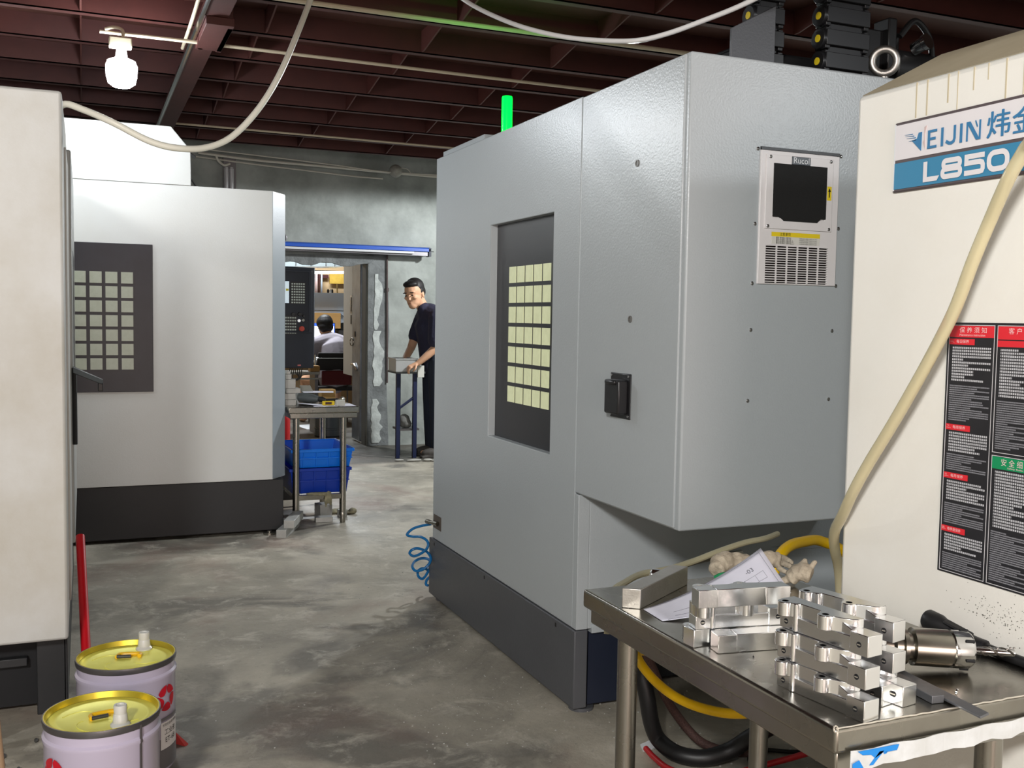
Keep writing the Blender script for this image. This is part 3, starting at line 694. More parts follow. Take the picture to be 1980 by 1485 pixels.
for q in ([(1.053,0.7655),(1.132,0.7655),(1.128,0.757),(1.100,0.757),(1.086,0.751),(1.078,0.757),(1.062,0.759)], [(1.094,0.760),(1.103,0.760),(1.083,0.741),(1.076,0.741)], [(1.044,0.748),(1.056,0.752),(1.066,0.737),(1.044,0.737)], [(1.105,0.7575),(1.110,0.7575),(1.107,0.7545),(1.103,0.7545)]):
    fb.prism(q, 'Y', 1.1520, 1.1530)
fb.build('film_print', m_bl, pf)

# milled aluminium clamp parts, stacked
def make_bracket(label):
    t = thing('aluminium_clamp_part', label, 'machined part', (0,0,0), 'milled aluminium clamp parts on the table', local=True)
    L_ = 0.182
    b = MB()
    b.box(0, 0.150, 0, 0.031, 0, 0.024)
    out = []
    def arc(cx, cy, r, a0, a1, n=10):
        return [(cx+r*math.cos(R(a0+(a1-a0)*k/n)), cy+r*math.sin(R(a0+(a1-a0)*k/n))) for k in range(n+1)]
    out += [(0, 0.031)] + [(0, 0.002)] + arc(0.014, -0.003, 0.0125, 170, 350) + [(0.030, -0.004), (0.036, 0.0), (0.040, 0.005), (0.082, 0.005)]
    out += [(0.086, 0.0)] + arc(0.100, -0.004, 0.0125, 175, 360) + [(0.116, -0.001), (0.128, 0.004), (0.140, 0.012), (0.146, 0.022), (0.146, 0.031)]
    b.prism(out, 'Z', 0.0235, 0.047)
    b.box(0.147, L_, -0.002, 0.031, 0, 0.033)
    b.hexa([(0.118,0.004,0.0235),(0.150,0.002,0.0235),(0.150,0.030,0.0235),(0.118,0.030,0.0235),(0.118,0.004,0.044),(0.150,0.002,0.0325),(0.150,0.030,0.0325),(0.118,0.030,0.044)])
    b.lathe([(0.0055, 0.0005), (0.0055, 0.0465)], (0.034, 0.002, 0), (0,0,1), 16)
    body = b.build('body', m_alu, t, bevel=0.0011)
    for (x, y) in ((0.014, -0.003), (0.100, -0.004)):
        MB().lathe([(0.0055, 0), (0.0055, 0.0004), (0.0040, 0.0004), (0.0040, 0.0002), (0, 0.0002)], (x, y, 0.0468), (0,0,1), 16).build('bored_hole', m_void, t)
    for (x, y, z) in ((0.165, -0.002, 0.0165), (0.014, 0.0, 0.0125)):
        h_ = MB().lathe([(0.0045, 0), (0.0045, 0.0004), (0, 0.0004)], (x, y, z), (0,-1,0), 14).build('threaded_hole', m_void, t)
        MB().box(x-0.003, x+0.003, y-0.0009, y-0.0002, z-0.001, z+0.0008).build('bright_thread', m_lip, h_)
    return t
def make_flat(label):
    t = thing('aluminium_clamp_part', label, 'machined part', (0,0,0), 'milled aluminium clamp parts on the table', local=True)
    b = MB(); b.box(0, 0.037, -0.0015, 0.031, 0, 0.033)
    def arc(cx, cy, r, a0, a1, n=10):
        return [(cx+r*math.cos(R(a0+(a1-a0)*k/n)), cy+r*math.sin(R(a0+(a1-a0)*k/n))) for k in range(n+1)]
    out = [(0.0365, 0.0), (0.130, 0.0)] + [(0.133, 0.001), (0.136, -0.001)] + [(0.182, -0.001), (0.182, 0.034)]
    out += [(0.130, 0.036)] + arc(0.098, 0.036, 0.0125, 10, 170) + [(0.070, 0.034), (0.040, 0.034)]
    b.prism(out, 'Z', 0, 0.0332)
    b.prism([(0.0, 0.030), (0.040, 0.030), (0.040, 0.035)] + arc(0.016, 0.034, 0.0125, 20, 170), 'Z', 0.004, 0.0332)
    b.build('body', m_alu, t, bevel=0.0011)
    for (x, y) in ((0.016, 0.035), (0.098, 0.037)):
        for dx in (-0.0035, 0, 0.0035):
            MB().ball((x+dx, y, 0.0333), (0.0012, 0.0012, 0.0006), 6, 4).build('bright_burr', m_lip, t)
    return t
bk = make_bracket('clamp part at the bottom of the taller stack, aisle side')
spots = [  # x, y, z, heading
    (1.053, 1.347, 0.8000, -82.6, None),
    (1.056, 1.352, 0.8475, -82.0, 'clamp part second up in the taller stack, aisle side'),
    (1.063, 1.357, 0.8950, -82.0, 'clamp part on top of the taller stack, aisle side'),
    (1.110, 1.385, 0.8000, -78.0, 'clamp part at the bottom of the taller stack, middle of the pile'),
    (1.150, 1.374, 0.8000, -81.0, 'clamp part at the bottom of the taller stack, cream machine side'),
    (1.139, 1.392, 0.8475, -79.0, 'clamp part second up in the taller stack, cream machine side'),
    (1.137, 1.397, 0.8950, -77.0, 'clamp part on top of the taller stack, cream machine side'),
    (1.030, 1.556, 0.8337, -9.0, 'clamp part in the middle of the lower stack, two bored lugs showing'),
]
for i, (x, y, z, a, lb) in enumerate(spots):
    o = bk if i == 0 else dup(bk, label=lb)
    o.location = (x, y, z); o.rotation_euler = (0, 0, R(a))
fl_ = make_flat('clamp part on top of the lower stack, flat smooth face to the aisle')
fl_.location = (1.018, 1.531, 0.8812); fl_.rotation_euler = (0, 0, R(-9.5))
o = dup(fl_, (1.050, 1.513, 0.8002), (0, 0, R(-9.0)), 'clamp part lying flat under the lower stack, its plain side to the aisle')
o = dup(fl_, (1.026, 1.556, 0.8002), (0, 0, R(4.0)), 'clamp part under the lower stack, beside the drawing, its end block peeping out')

# sawn bar stock by the far corner
bs = MB().hexa([(1.029,1.831,0.8),(1.060,1.807,0.8),(1.262,1.944,0.8),(1.236,1.972,0.8),(1.029,1.831,0.842),(1.060,1.807,0.842),(1.262,1.944,0.842),(1.236,1.972,0.842)]).build('aluminium_bar', m_alub, None, bevel=0.0015)
tag(bs, 'sawn aluminium bar lying alone at the far corner of the steel table', 'metal bar')
# drawing sheet
m_paper = mat('drawing_paper', (214,214,226), 0.6, var=0.4, vscale=14, rgb2=(196,196,210))
dw = MB()
SA, SB_, SC_, SD = Vector((1.064,1.803,0.8012)), Vector((1.345,1.790,0.9115)), Vector((1.322,1.655,0.850)), Vector((1.058,1.716,0.8012))
NX, NY = 14, 10
def on_sheet(u, v, lift=0.0007):
    p = SA*(1-u)*(1-v) + SB_*u*(1-v) + SC_*u*v + SD*(1-u)*v
    p.z = 0.8012 + (p.z-0.8012)*(u*0.45+0.55*u*u) / max(u, 1e-6) if u > 0 else p.z
    return p + Vector((0,0,lift))
g = [[dw.b.verts.new(on_sheet(i/NX, j/NY, 0)) for j in range(NY+1)] for i in range(NX+1)]
for i in range(NX):
    for j in range(NY): dw.b.faces.new((g[i][j], g[i+1][j], g[i+1][j+1], g[i][j+1]))
dr_ = dw.build('drawing_sheet', m_paper); tag(dr_, 'white technical drawing sheet numbered 03 tucked behind the clamp parts', 'paper')
so = dr_.modifiers.new('thickness', 'SOLIDIFY'); so.thickness = 0.0004
m_ink = mat('drawing_ink', (92,92,104), 0.6)
me = text_mesh('-03', 0.020, align='LEFT')
for v_ in me.vertices:
    q = on_sheet(0.80 + v_.co.x*2.6, 0.28 - v_.co.y*6.5); v_.co = q
me.materials.clear(); me.materials.append(m_ink)
o = bpy.data.objects.new('sheet_number', me); COL.objects.link(o); o.parent = dr_
lb = MB()
def ink(a, b_, w_=0.0007):
    for k in range(6):
        t0, t1 = k/6, (k+1)/6
        p = on_sheet(a[0]+(b_[0]-a[0])*t0, a[1]+(b_[1]-a[1])*t0); q = on_sheet(a[0]+(b_[0]-a[0])*t1, a[1]+(b_[1]-a[1])*t1)
        lb.tube([p, q], w_*0.5, 4)
for a, b_ in (((.05,.05),(.97,.05)), ((.97,.05),(.97,.95)), ((.05,.95),(.97,.95)), ((.70,.45),(.92,.40)), ((.70,.60),(.92,.56)), ((.70,.45),(.70,.60)), ((.92,.40),(.92,.56)), ((.76,.43),(.76,.59)), ((.55,.5),(.63,.48)), ((.15,.6),(.3,.58)), ((.13,.8),(.28,.8)), ((.85,.43),(.85,.57))):
    ink(a, b_)
lb.build('drawing_print', m_ink, dr_)

# work gloves
m_glove = mat('cotton_glove', (188,176,156), 0.95, var=0.8, vscale=28, rgb2=(126,116,100), bump=0.8, bscale=160, bdist=0.003)
m_cuff = mat('green_cuff', (26,128,78), 0.9, bump=0.5, bscale=300)
def glove(label, pts, radii, cuff=None, fingers=()):
    b = MB(); n = len(pts)
    sp_ = smooth_path(pts, 6); tp = []
    for i in range(len(sp_)):
        t_ = i/(len(sp_)-1)*(n-1); k = min(int(t_), n-2); f = t_-k
        tp.append((radii[k]*(1-f)+radii[k+1]*f)*(1+0.10*math.sin(i*1.9)))
    b.tube(sp_, 0.02, 14, True, tp)
    for (fp, fr) in fingers:
        q = smooth_path(fp, 5); b.tube(q, fr, 10, True, [fr*(1-0.25*i/(len(q)-1)) for i in range(len(q))]); b.ball(q[-1], fr*0.76)
    o = b.build('work_glove', m_glove, None, smooth=80)
    rm = o.modifiers.new('blend', 'REMESH'); rm.mode = 'VOXEL'; rm.voxel_size = 0.0035; rm.use_smooth_shade = True
    tx = bpy.data.textures.get('wrinkle') or bpy.data.textures.new('wrinkle', 'CLOUDS'); tx.noise_scale = 0.03
    dm = o.modifiers.new('wrinkle', 'DISPLACE'); dm.texture = tx; dm.strength = 0.0075; dm.texture_coords = 'GLOBAL'
    sm = o.modifiers.new('soften', 'SMOOTH'); sm.factor = 0.5; sm.iterations = 2
    tag(o, label, 'glove', 'cotton work gloves on the table')
    if cuff:
        MB().tube(smooth_path(cuff, 5), 0.0055, 8).build('cuff', m_cuff, o)
    return o
glove('dirty cotton work glove with green cuff, behind the drawing', [(1.345,1.955,0.822),(1.375,1.972,0.835),(1.42,1.965,0.832),(1.46,1.952,0.828)], [0.018,0.026,0.024,0.018],
      cuff=[(1.330,1.935,0.812),(1.338,1.925,0.820),(1.352,1.918,0.822),(1.372,1.915,0.815)], fingers=[([(1.375,1.985,0.835),(1.41,1.992,0.842),(1.445,1.985,0.840)], 0.011)])
glove('dirty cotton work glove with fingers towards the cream machine, right behind the raised sheet corner', [(1.455,1.945,0.83),(1.478,1.940,0.842),(1.505,1.935,0.838)], [0.018,0.022,0.018],
      fingers=[([(1.500,1.940,0.845),(1.522,1.935,0.842),(1.540,1.928,0.832)], 0.0085), ([(1.500,1.930,0.836),(1.518,1.920,0.830),(1.534,1.912,0.820)], 0.0085), ([(1.490,1.918,0.828),(1.508,1.905,0.816)], 0.008)])
glove('crumpled cotton work glove squeezed against the cream machine panel', [(1.482,1.862,0.815),(1.500,1.846,0.834),(1.515,1.828,0.828)], [0.016,0.022,0.019],
      fingers=[([(1.500,1.850,0.842),(1.511,1.846,0.858)], 0.0085), ([(1.512,1.832,0.838),(1.521,1.826,0.858)], 0.008), ([(1.482,1.862,0.815),(1.465,1.875,0.808)], 0.009)])
# tool holder with end mill
TH = thing('tool_holder', 'steel collet tool holder with end mill lying on the table', 'tool', (1.36, 1.31, 0.8))
P0 = Vector((1.290, 1.343, 0.842)); P1 = Vector((1.425, 1.281, 0.836)); ax = (P1-P0).normalized()
MB().lathe([(0.012,-0.065),(0.020,0.0),(0.0315,0.002),(0.0315,0.008),(0.026,0.010),(0.026,0.015),(0.0315,0.017),(0.0315,0.024),(0.024,0.026),(0.024,0.034),(0.0325,0.036),(0.0325,0.098),(0.029,0.099),(0.029,0.103)], P0, ax, 36).build('taper_body', m_steel, TH)
nut = MB().lathe([(0.0325,0.103),(0.0325,0.130),(0.029,0.136),(0.014,0.136),(0.012,0.133)], P0, ax, 36).build('collet_nut', m_chrome, TH)
for k in range(6):
    a = k*PI/3+0.3
    ref = ax.cross(Vector((0,0,1))).normalized(); v2 = ax.cross(ref)
    c_ = P0 + ax*0.127 + (ref*math.cos(a)+v2*math.sin(a))*0.0322
    MB().tube([c_ - ax*0.008, c_ + ax*0.006], 0.003, 8).build('spanner_slot', m_void, nut)
mill = MB().lathe([(0.006,0.130),(0.006,0.150),(0.0065,0.151),(0.0065,0.212),(0.001,0.213)], P0, ax, 20).build('end_mill', m_chrome, TH)
for s_ in (0, PI):
    q = []
    for k in range(26):
        t_ = k/25; a = s_ + t_*6.5
        ref = ax.cross(Vector((0,0,1))).normalized(); v2 = ax.cross(ref)
        q.append(P0 + ax*(0.152+0.058*t_) + (ref*math.cos(a)+v2*math.sin(a))*0.0062)
    MB().tube(q, 0.0022, 6).build('flute', mat('flute_shadow', (70,66,60), 0.4, metal=0.6), mill)
cl_ = MB()
random.seed(21)
for k in range(7):
    c_ = P0 + ax*(0.175+0.012*k*0.5) + Vector((random.uniform(-.006,.006), random.uniform(-.006,.006), random.choice((-0.007, 0.007))))
    cl_.ball(c_, (0.003, 0.0025, 0.0016), 6, 5)
cl_.build('clinging_chips', m_chrome, mill)
# air blow gun
G = thing('air_gun', 'black air blow gun and hose against the cream machine', 'tool', (1.52, 1.43, 0.8))
MB().lathe([(0.017,0),(0.0195,0.004),(0.0195,0.030),(0.016,0.042),(0.013,0.06)], (1.5075,1.478,0.829), (0.10,-0.985,-0.14), 24).build('nozzle_head', m_rubber, G)
MB().tube(smooth_path([(1.511,1.445,0.823),(1.513,1.41,0.817),(1.515,1.37,0.812),(1.516,1.345,0.811)]), 0.014, 14).build('grip', m_blackpl, G)
MB().hexa([(1.499,1.43,0.833),(1.513,1.43,0.836),(1.516,1.37,0.826),(1.502,1.37,0.823),(1.499,1.43,0.838),(1.513,1.43,0.841),(1.516,1.37,0.831),(1.502,1.37,0.828)]).build('trigger', m_rubber, G, bevel=0.002)
MB().tube(smooth_path([(1.516,1.35,0.811),(1.518,1.31,0.8095),(1.519,1.26,0.8095),(1.519,1.20,0.8095),(1.517,1.14,0.80),(1.515,1.10,0.74)]), 0.0095, 12).build('air_hose', m_rubber, G)
# flat bars
m_dst = mat('dark_steel_bar', (120,122,126), 0.4, metal=0.7, var=0.5, vscale=30, rgb2=(98,100,106))
o = MB().hexa([(1.249,1.110,0.8035),(1.274,1.117,0.8035),(1.300,1.385,0.802),(1.275,1.388,0.802),(1.249,1.110,0.8075),(1.274,1.117,0.8075),(1.300,1.385,0.8065),(1.275,1.388,0.8065)]).build('flat_bar', m_dst, None, bevel=0.0008)
tag(o, 'long grey flat steel strip sticking out over the near table edge', 'metal strip')
o = MB().hexa([(1.232,1.189,0.8005),(1.254,1.186,0.8005),(1.266,1.33,0.8005),(1.246,1.332,0.8005),(1.232,1.189,0.813),(1.254,1.186,0.813),(1.266,1.33,0.813),(1.246,1.332,0.813)]).build('flat_bar', m_dst, None, bevel=0.0008)
tag(o, 'short grey steel bar lying between the clamp parts and the long strip', 'metal bar')
o = MB().ball((1.300,1.205,0.804), (0.003,0.0025,0.0035), 7, 5).ball((1.3015,1.2045,0.809), (0.003,0.002,0.0022), 7, 5).build('metal_chip', m_chrome)
tag(o, 'bright curled metal chip on the table beside the long steel strip', 'metal chip')
o = MB().ball((1.10,1.475,0.8012), 0.0014, 6, 5).build('metal_chip', m_void)
tag(o, 'tiny dark speck of swarf on bare table steel between both stacks', 'metal chip')
# black handle tool at the far edge
HT = thing('screwdriver', 'chrome tipped tool with black handle at the far table edge', 'tool', (1.2, 2.03, 0.8))
MB().tube([(1.250,1.952,0.812),(1.213,1.978,0.814)], 0.0125, 14).build('handle', m_rubber, HT, bevel=0.003)
MB().lathe([(0.0135,0),(0.016,0.006),(0.016,0.022),(0.011,0.026)], (1.213,1.978,0.815), (-0.81,0.57,0.08), 18).build('ferrule', m_chrome, HT)

# ================================================================ coolant pails
m_tin = mat('lavender_enamel', (186,178,198), 0.25, coat=0.3)
m_gold = mat('gold_lacquer', (238,234,112), 0.36, metal=0.25, var=0.25, vscale=12, rgb2=(222,212,76), bump=0.15, bscale=30, bdist=0.003)
m_goldrim = mat('gold_rim', (206,186,66), 0.3, metal=0.8)
m_rimk = mat('pail_rim_grey', (112,110,112), 0.35, metal=0.8)
m_capw = mat('translucent_cap', (222,222,218), 0.35, trans=0.25)
m_handy = mat('yellow_handle', (234,184,24), 0.35)
m_redlogo = mat('logo_red', (188,16,38), 0.35)
m_pgrey = mat('pail_grey_band', (112,110,112), 0.35)
m_plabel = mat('pail_label', (226,224,222), 0.45)
def pail(label, cx, cy, logo_a, label_a, seam_a, spout, hnd):
    t = thing('coolant_pail', label, 'pail', (cx, cy, 0), 'coolant pails')
    rr = 0.144
    body = MB().lathe([(rr-0.004,0.0),(rr-0.001,0.006),(rr-0.001,0.285),(rr+0.003,0.292),(rr+0.003,0.300),(rr-0.003,0.306),(rr-0.003,0.312),(rr-0.001,0.3285)], (cx,cy,0), (0,0,1), 64).build('pail_body', m_tin, t)
    MB().lathe([(rr+0.0002,0.010),(rr+0.0002,0.105)], (cx,cy,0), (0,0,1), 64).build('grey_band', m_pgrey, body)
    MB().lathe([(rr-0.004,0.327),(rr+0.001,0.329),(rr+0.003,0.340),(rr+0.002,0.3465),(rr-0.001,0.3465),(rr-0.004,0.334)], (cx,cy,0), (0,0,1), 64, closed=True).build('rim', m_rimk, t)
    MB().lathe([(rr-0.0008,0.3468),(rr-0.0035,0.3468),(rr-0.008,0.331),(rr-0.006,0.330)], (cx,cy,0), (0,0,1), 64, closed=True).build('rim_inside', m_goldrim, t)
    lid = MB().lathe([(0,0.330),(0.05,0.330),(0.105,0.3295),(0.110,0.331),(0.118,0.331),(0.122,0.3295),(rr-0.006,0.3295),(rr-0.006,0.322),(0,0.322)], (cx,cy,0), (0,0,1), 64).build('lid', m_gold, t)
    for a0, r0_, a1, r1_, am in ((20, .045, 60, .10, 40), (120, .04, 165, .10, 140), (200, .05, 250, .10, 230), (300, .045, 330, .10, 310)):
        q = [(cx+(r0_+(r1_-r0_)*s)*math.cos(R(a0+(a1-a0)*s*s)), cy+(r0_+(r1_-r0_)*s)*math.sin(R(a0+(a1-a0)*s*s)), 0.3298) for s in [k/8 for k in range(9)]]
        MB().tube(q, 0.0016, 6).build('lid_crease', m_gold, lid)
    MB().lathe([(0.025,0),(0.025,0.004),(0.019,0.010),(0.017,0.030),(0.0155,0.032),(0.0165,0.052),(0.0155,0.055),(0.011,0.055),(0.010,0.051),(0,0.051)], (spout[0],spout[1],0.330), (0,0,1), 24).build('pouring_spout', m_capw, t)
    (hx0,hy0),(hx1,hy1) = hnd
    d = Vector((hx1-hx0, hy1-hy0, 0)); n = Vector((-d.y, d.x, 0)).normalized()*0.026; c0 = Vector((hx0,hy0,0.336)); c1 = Vector((hx1,hy1,0.336))
    loop = [c0, c0+n*0.4+d*0.02, c0+n+d*0.12, c1+n-d*0.12, c1+n*0.6, c1+n*0.1-d*0.02]
    h_ = MB().tube(smooth_path(loop, 5), 0.0062, 10).build('handle', m_handy, t)
    MB().tube([c0+Vector((0,0,0.001)), c0+d*0.62+Vector((0,0,0.001))], 0.0052, 10).build('handle_grip', mat('grip_sleeve', (58,58,54), 0.5), h_)
    def on(a, s, z, lift): 
        an = R(a) + s/rr
        return Vector((cx+(rr+lift)*math.cos(an), cy+(rr+lift)*math.sin(an), z))
    lg = MB(); RL = 0.040
    for k in range(5):
        f0 = 90 + k*72
        outer = [(RL*math.cos(R(f0+62*i/6)), RL*math.sin(R(f0+62*i/6))) for i in range(7)]
        inner = [(RL*ro*math.cos(R(f0+ao)), RL*ro*math.sin(R(f0+ao))) for ro, ao in ((0.74,72),(0.44,62),(0.36,40),(0.50,10))]
        poly = outer + inner
        lg.b.faces.new([lg.b.verts.new(on(logo_a, s, 0.228+z, 0.0014)) for s, z in poly])
    lg.build('red_logo', m_redlogo, body)
    lb = MB()
    for i in range(8):
        s0, s1 = -0.045+0.09*i/8, -0.045+0.09*(i+1)/8
        lb.quad([on(label_a,s0,0.072,0.0016), on(label_a,s1,0.072,0.0016), on(label_a,s1,0.156,0.0016), on(label_a,s0,0.156,0.0016)])
    lb.build('label', m_plabel, body)
    for z0, z1 in ((0.160,0.169), (0.066,0.0705)):
        s_ = MB()
        for i in range(10):
            s0, s1 = -0.05+0.1*i/10, -0.05+0.1*(i+1)/10
            s_.quad([on(label_a,s0,z0,0.0016), on(label_a,s1,z0,0.0016), on(label_a,s1,z1,0.0016), on(label_a,s0,z1,0.0016)])
        s_.build('label_stripe', m_pgrey, body)
    for txt, z, sz in (('\u957f\u6548\u5168\u5408\u6210\u5207\u524a\u6db2', 0.146, 0.0095), ('\u5de5\u4e1a\u6db2', 0.122, 0.020), ('ET-68', 0.098, 0.022)):
        me = text_mesh(txt, sz)
        for v in me.vertices: v.co = on(label_a, v.co.x, z+v.co.y, 0.0021)
        me.materials.clear(); me.materials.append(m_prtk)
        o = bpy.data.objects.new('label_print', me); COL.objects.link(o); o.parent = body
    MB().tube([on(seam_a,0,0.006,0.0005), on(seam_a,0,0.29,0.0005), on(seam_a,0,0.296,0.004), on(seam_a,0,0.303,0.001), on(seam_a,0,0.34,0.002)], 0.0035, 6).build('side_seam', mat('seam_dark', (70,66,66), 0.5), body)
    return t
pail('back coolant pail, red logo and white label showing, beside red pole', 0.112, 3.287, -40, -33, 120, (0.168,3.372), ((0.085,3.300),(0.150,3.285)))
pail('front coolant pail, dark side seam showing, white spout at its near rim', 0.036, 2.836, -145, -150, -51.5, (0.078,2.758), ((0.010,2.812),(0.075,2.826)))

# red pole and other bits near the machine
o = MB().tube([(0.009,3.62,0.0),(0.0,3.78,0.14),(-0.019,4.189,0.537)], 0.0165, 14).build('pole', mat('red_plastic', (196,20,32), 0.35))
tag(o, 'red pole leaning on the near machine behind the pails', 'pole')
o = MB().tube([(-0.17,2.66,0.0),(-0.225,2.90,0.41)], 0.009, 12).build('stick', mat('bare_wood', (142,116,88), 0.7))
tag(o, 'thin tan wooden stick leaning under the near off-white machine', 'stick')
o = MB().hexa([(0.250,3.40,0.0),(0.290,3.355,0.0),(0.300,3.365,0.0),(0.265,3.41,0.0),(0.250,3.40,0.045),(0.256,3.393,0.045),(0.300,3.365,0.004),(0.265,3.41,0.004)]).build('red_scrap', mat('faded_red', (186,62,58), 0.5))
tag(o, 'small red wedge scrap on the floor behind the labelled pail', 'scrap')
random.seed(14)
m_rub = mat('swarf_grey', (70,70,68), 0.6)
b = MB()
for k in range(40):
    c = (random.uniform(-0.42,-0.10), random.uniform(3.0,3.6), 0.006); b.ball(c, (random.uniform(.006,.02), random.uniform(.006,.016), random.uniform(.004,.010)), 6, 4)
o = b.build('swarf_debris', m_rub); tag(o, 'dark swarf debris on the floor under the near off-white machine', 'debris', kind='stuff')
b = MB()
for k in range(260):
    x = random.uniform(0.25,1.55); y = random.uniform(2.7,6.2)
    if random.random() < 0.55: x = random.uniform(1.0,1.6); y = 3.0+random.expovariate(1.4); 
    s_ = random.uniform(.0012,.0036); b.ball((x, y, s_*0.4), (s_, s_*0.8, s_*0.6), 5, 4)
for k in range(170):
    x = random.uniform(1.62,2.3); y = random.uniform(2.5,3.3); s_ = random.uniform(.0015,.005); b.ball((x, y, s_*0.4), (s_, s_*0.8, s_*0.7), 5, 4)
o = b.build('metal_chips', mat('chip_bright', (200,200,196), 0.35, metal=0.6)); tag(o, 'bright metal chips scattered over the aisle floor', 'debris', kind='stuff')
o = MB().hexa([(1.66,2.79,0.001),(1.715,2.80,0.001),(1.725,2.845,0.001),(1.675,2.835,0.001),(1.66,2.79,0.004),(1.715,2.80,0.004),(1.725,2.845,0.012),(1.675,2.835,0.006)]).build('paper_scrap', m_prtw)
tag(o, 'white paper scrap on the floor behind the near table leg', 'scrap')

# hoses under the table
def hose(name, label, cat, pts, r, m, seg=12):
    o = MB().tube(smooth_path(pts, 7), r, seg).build(name, m); return tag(o, label, cat)
m_yhose = mat('yellow_hose_rubber', (232,186,8), 0.4)
hose('yellow_hose', 'thick yellow hose sagging under the steel table', 'hose', [(1.56,2.62,0.40),(1.505,2.58,0.415),(1.482,2.513,0.402),(1.497,2.450,0.368),(1.524,2.382,0.344),(1.562,2.311,0.335),(1.612,2.236,0.341),(1.658,2.164,0.373),(1.760,2.125,0.418),(1.90,2.05,0.46)], 0.0135, m_yhose)
hose('yellow_hose', 'yellow hose arching out of the grey machine behind the gloves', 'hose', [(1.70,2.30,0.45),(1.692,2.224,0.650),(1.712,2.220,0.720),(1.744,2.242,0.755),(1.815,2.290,0.772),(1.921,2.355,0.765),(2.036,2.414,0.745),(2.156,2.43,0.68),(2.22,2.45,0.5)], 0.0155, m_yhose)
hose('black_hose', 'thick black hose looping on the floor under the steel table', 'hose', [(1.70,2.86,0.34),(1.650,2.79,0.27),(1.655,2.765,0.19),(1.676,2.768,0.100),(1.701,2.759,0.045),(1.716,2.673,0.034),(1.776,2.618,0.034),(1.854,2.593,0.055),(1.902,2.554,0.105),(1.96,2.46,0.20),(2.05,2.40,0.32)], 0.0265, m_rubber, 16)
hose('red_hose', 'slim red hose lying along the thick black hose', 'hose', [(1.670,2.79,0.011),(1.660,2.72,0.011),(1.662,2.630,0.011),(1.715,2.555,0.012),(1.832,2.520,0.020),(1.935,2.490,0.045),(2.01,2.38,0.12),(2.06,2.30,0.20)], 0.0095, mat('red_hose_rubber', (186,26,34), 0.4))
hose('braided_hose', 'brown braided hose hanging to the floor behind the yellow hose', 'hose', [(1.64,2.82,0.40),(1.66,2.74,0.29),(1.70,2.74,0.21),(1.739,2.747,0.150),(1.790,2.732,0.080),(1.823,2.691,0.045),(1.885,2.650,0.025),(1.96,2.62,0.022)], 0.0145, mat('braided_brown', (92,66,60), 0.7, var=0.9, vscale=240, rgb2=(60,42,40), bump=0.8, bscale=260))
hose('thin_cable', 'thin black cable on the floor beyond the steel table legs', 'cable', [(1.84,2.42,0.010),(1.98,2.65,0.008),(2.12,2.60,0.008),(2.3,2.55,0.008)], 0.007, m_rubber, 8)
# blue coiled air hose at the far corner of the grey machine
pts = []
path = [(225,118),(160,130),(100,150),(60,190),(100,203),(150,205),(190,225),(205,255),(192,290),(150,322),(105,337),(78,318),(92,296),(130,284),(185,300),(215,330),(222,362),(205,398),(165,430),(120,438),(96,408),(115,372),(160,352),(205,358),(222,390),(205,440),(170,490),(140,478),(135,440),(170,420),(215,440),(222,470),(195,500),(190,530),(205,538)]
import itertools
def world(px, py, d):
    q = fw + rt*((px-990)/1966.8) - up*((py-742.5)/1966.8)
    return Vector((0,0,1.4)) + q*d
for k, (a, b_) in enumerate(path):
    d = 5.06 + 0.035*math.sin(k*0.62) + (0.05 if k > 20 else 0)
    pts.append(world(770+a/3.535, 980+b_/3.535, d))
o = MB().tube(smooth_path(pts, 5), 0.0068, 10).build('coiled_air_hose', mat('blue_air_hose', (26,110,170), 0.25, trans=0.15))
tag(o, 'blue coiled air hose hanging from the grey machine corner', 'hose')

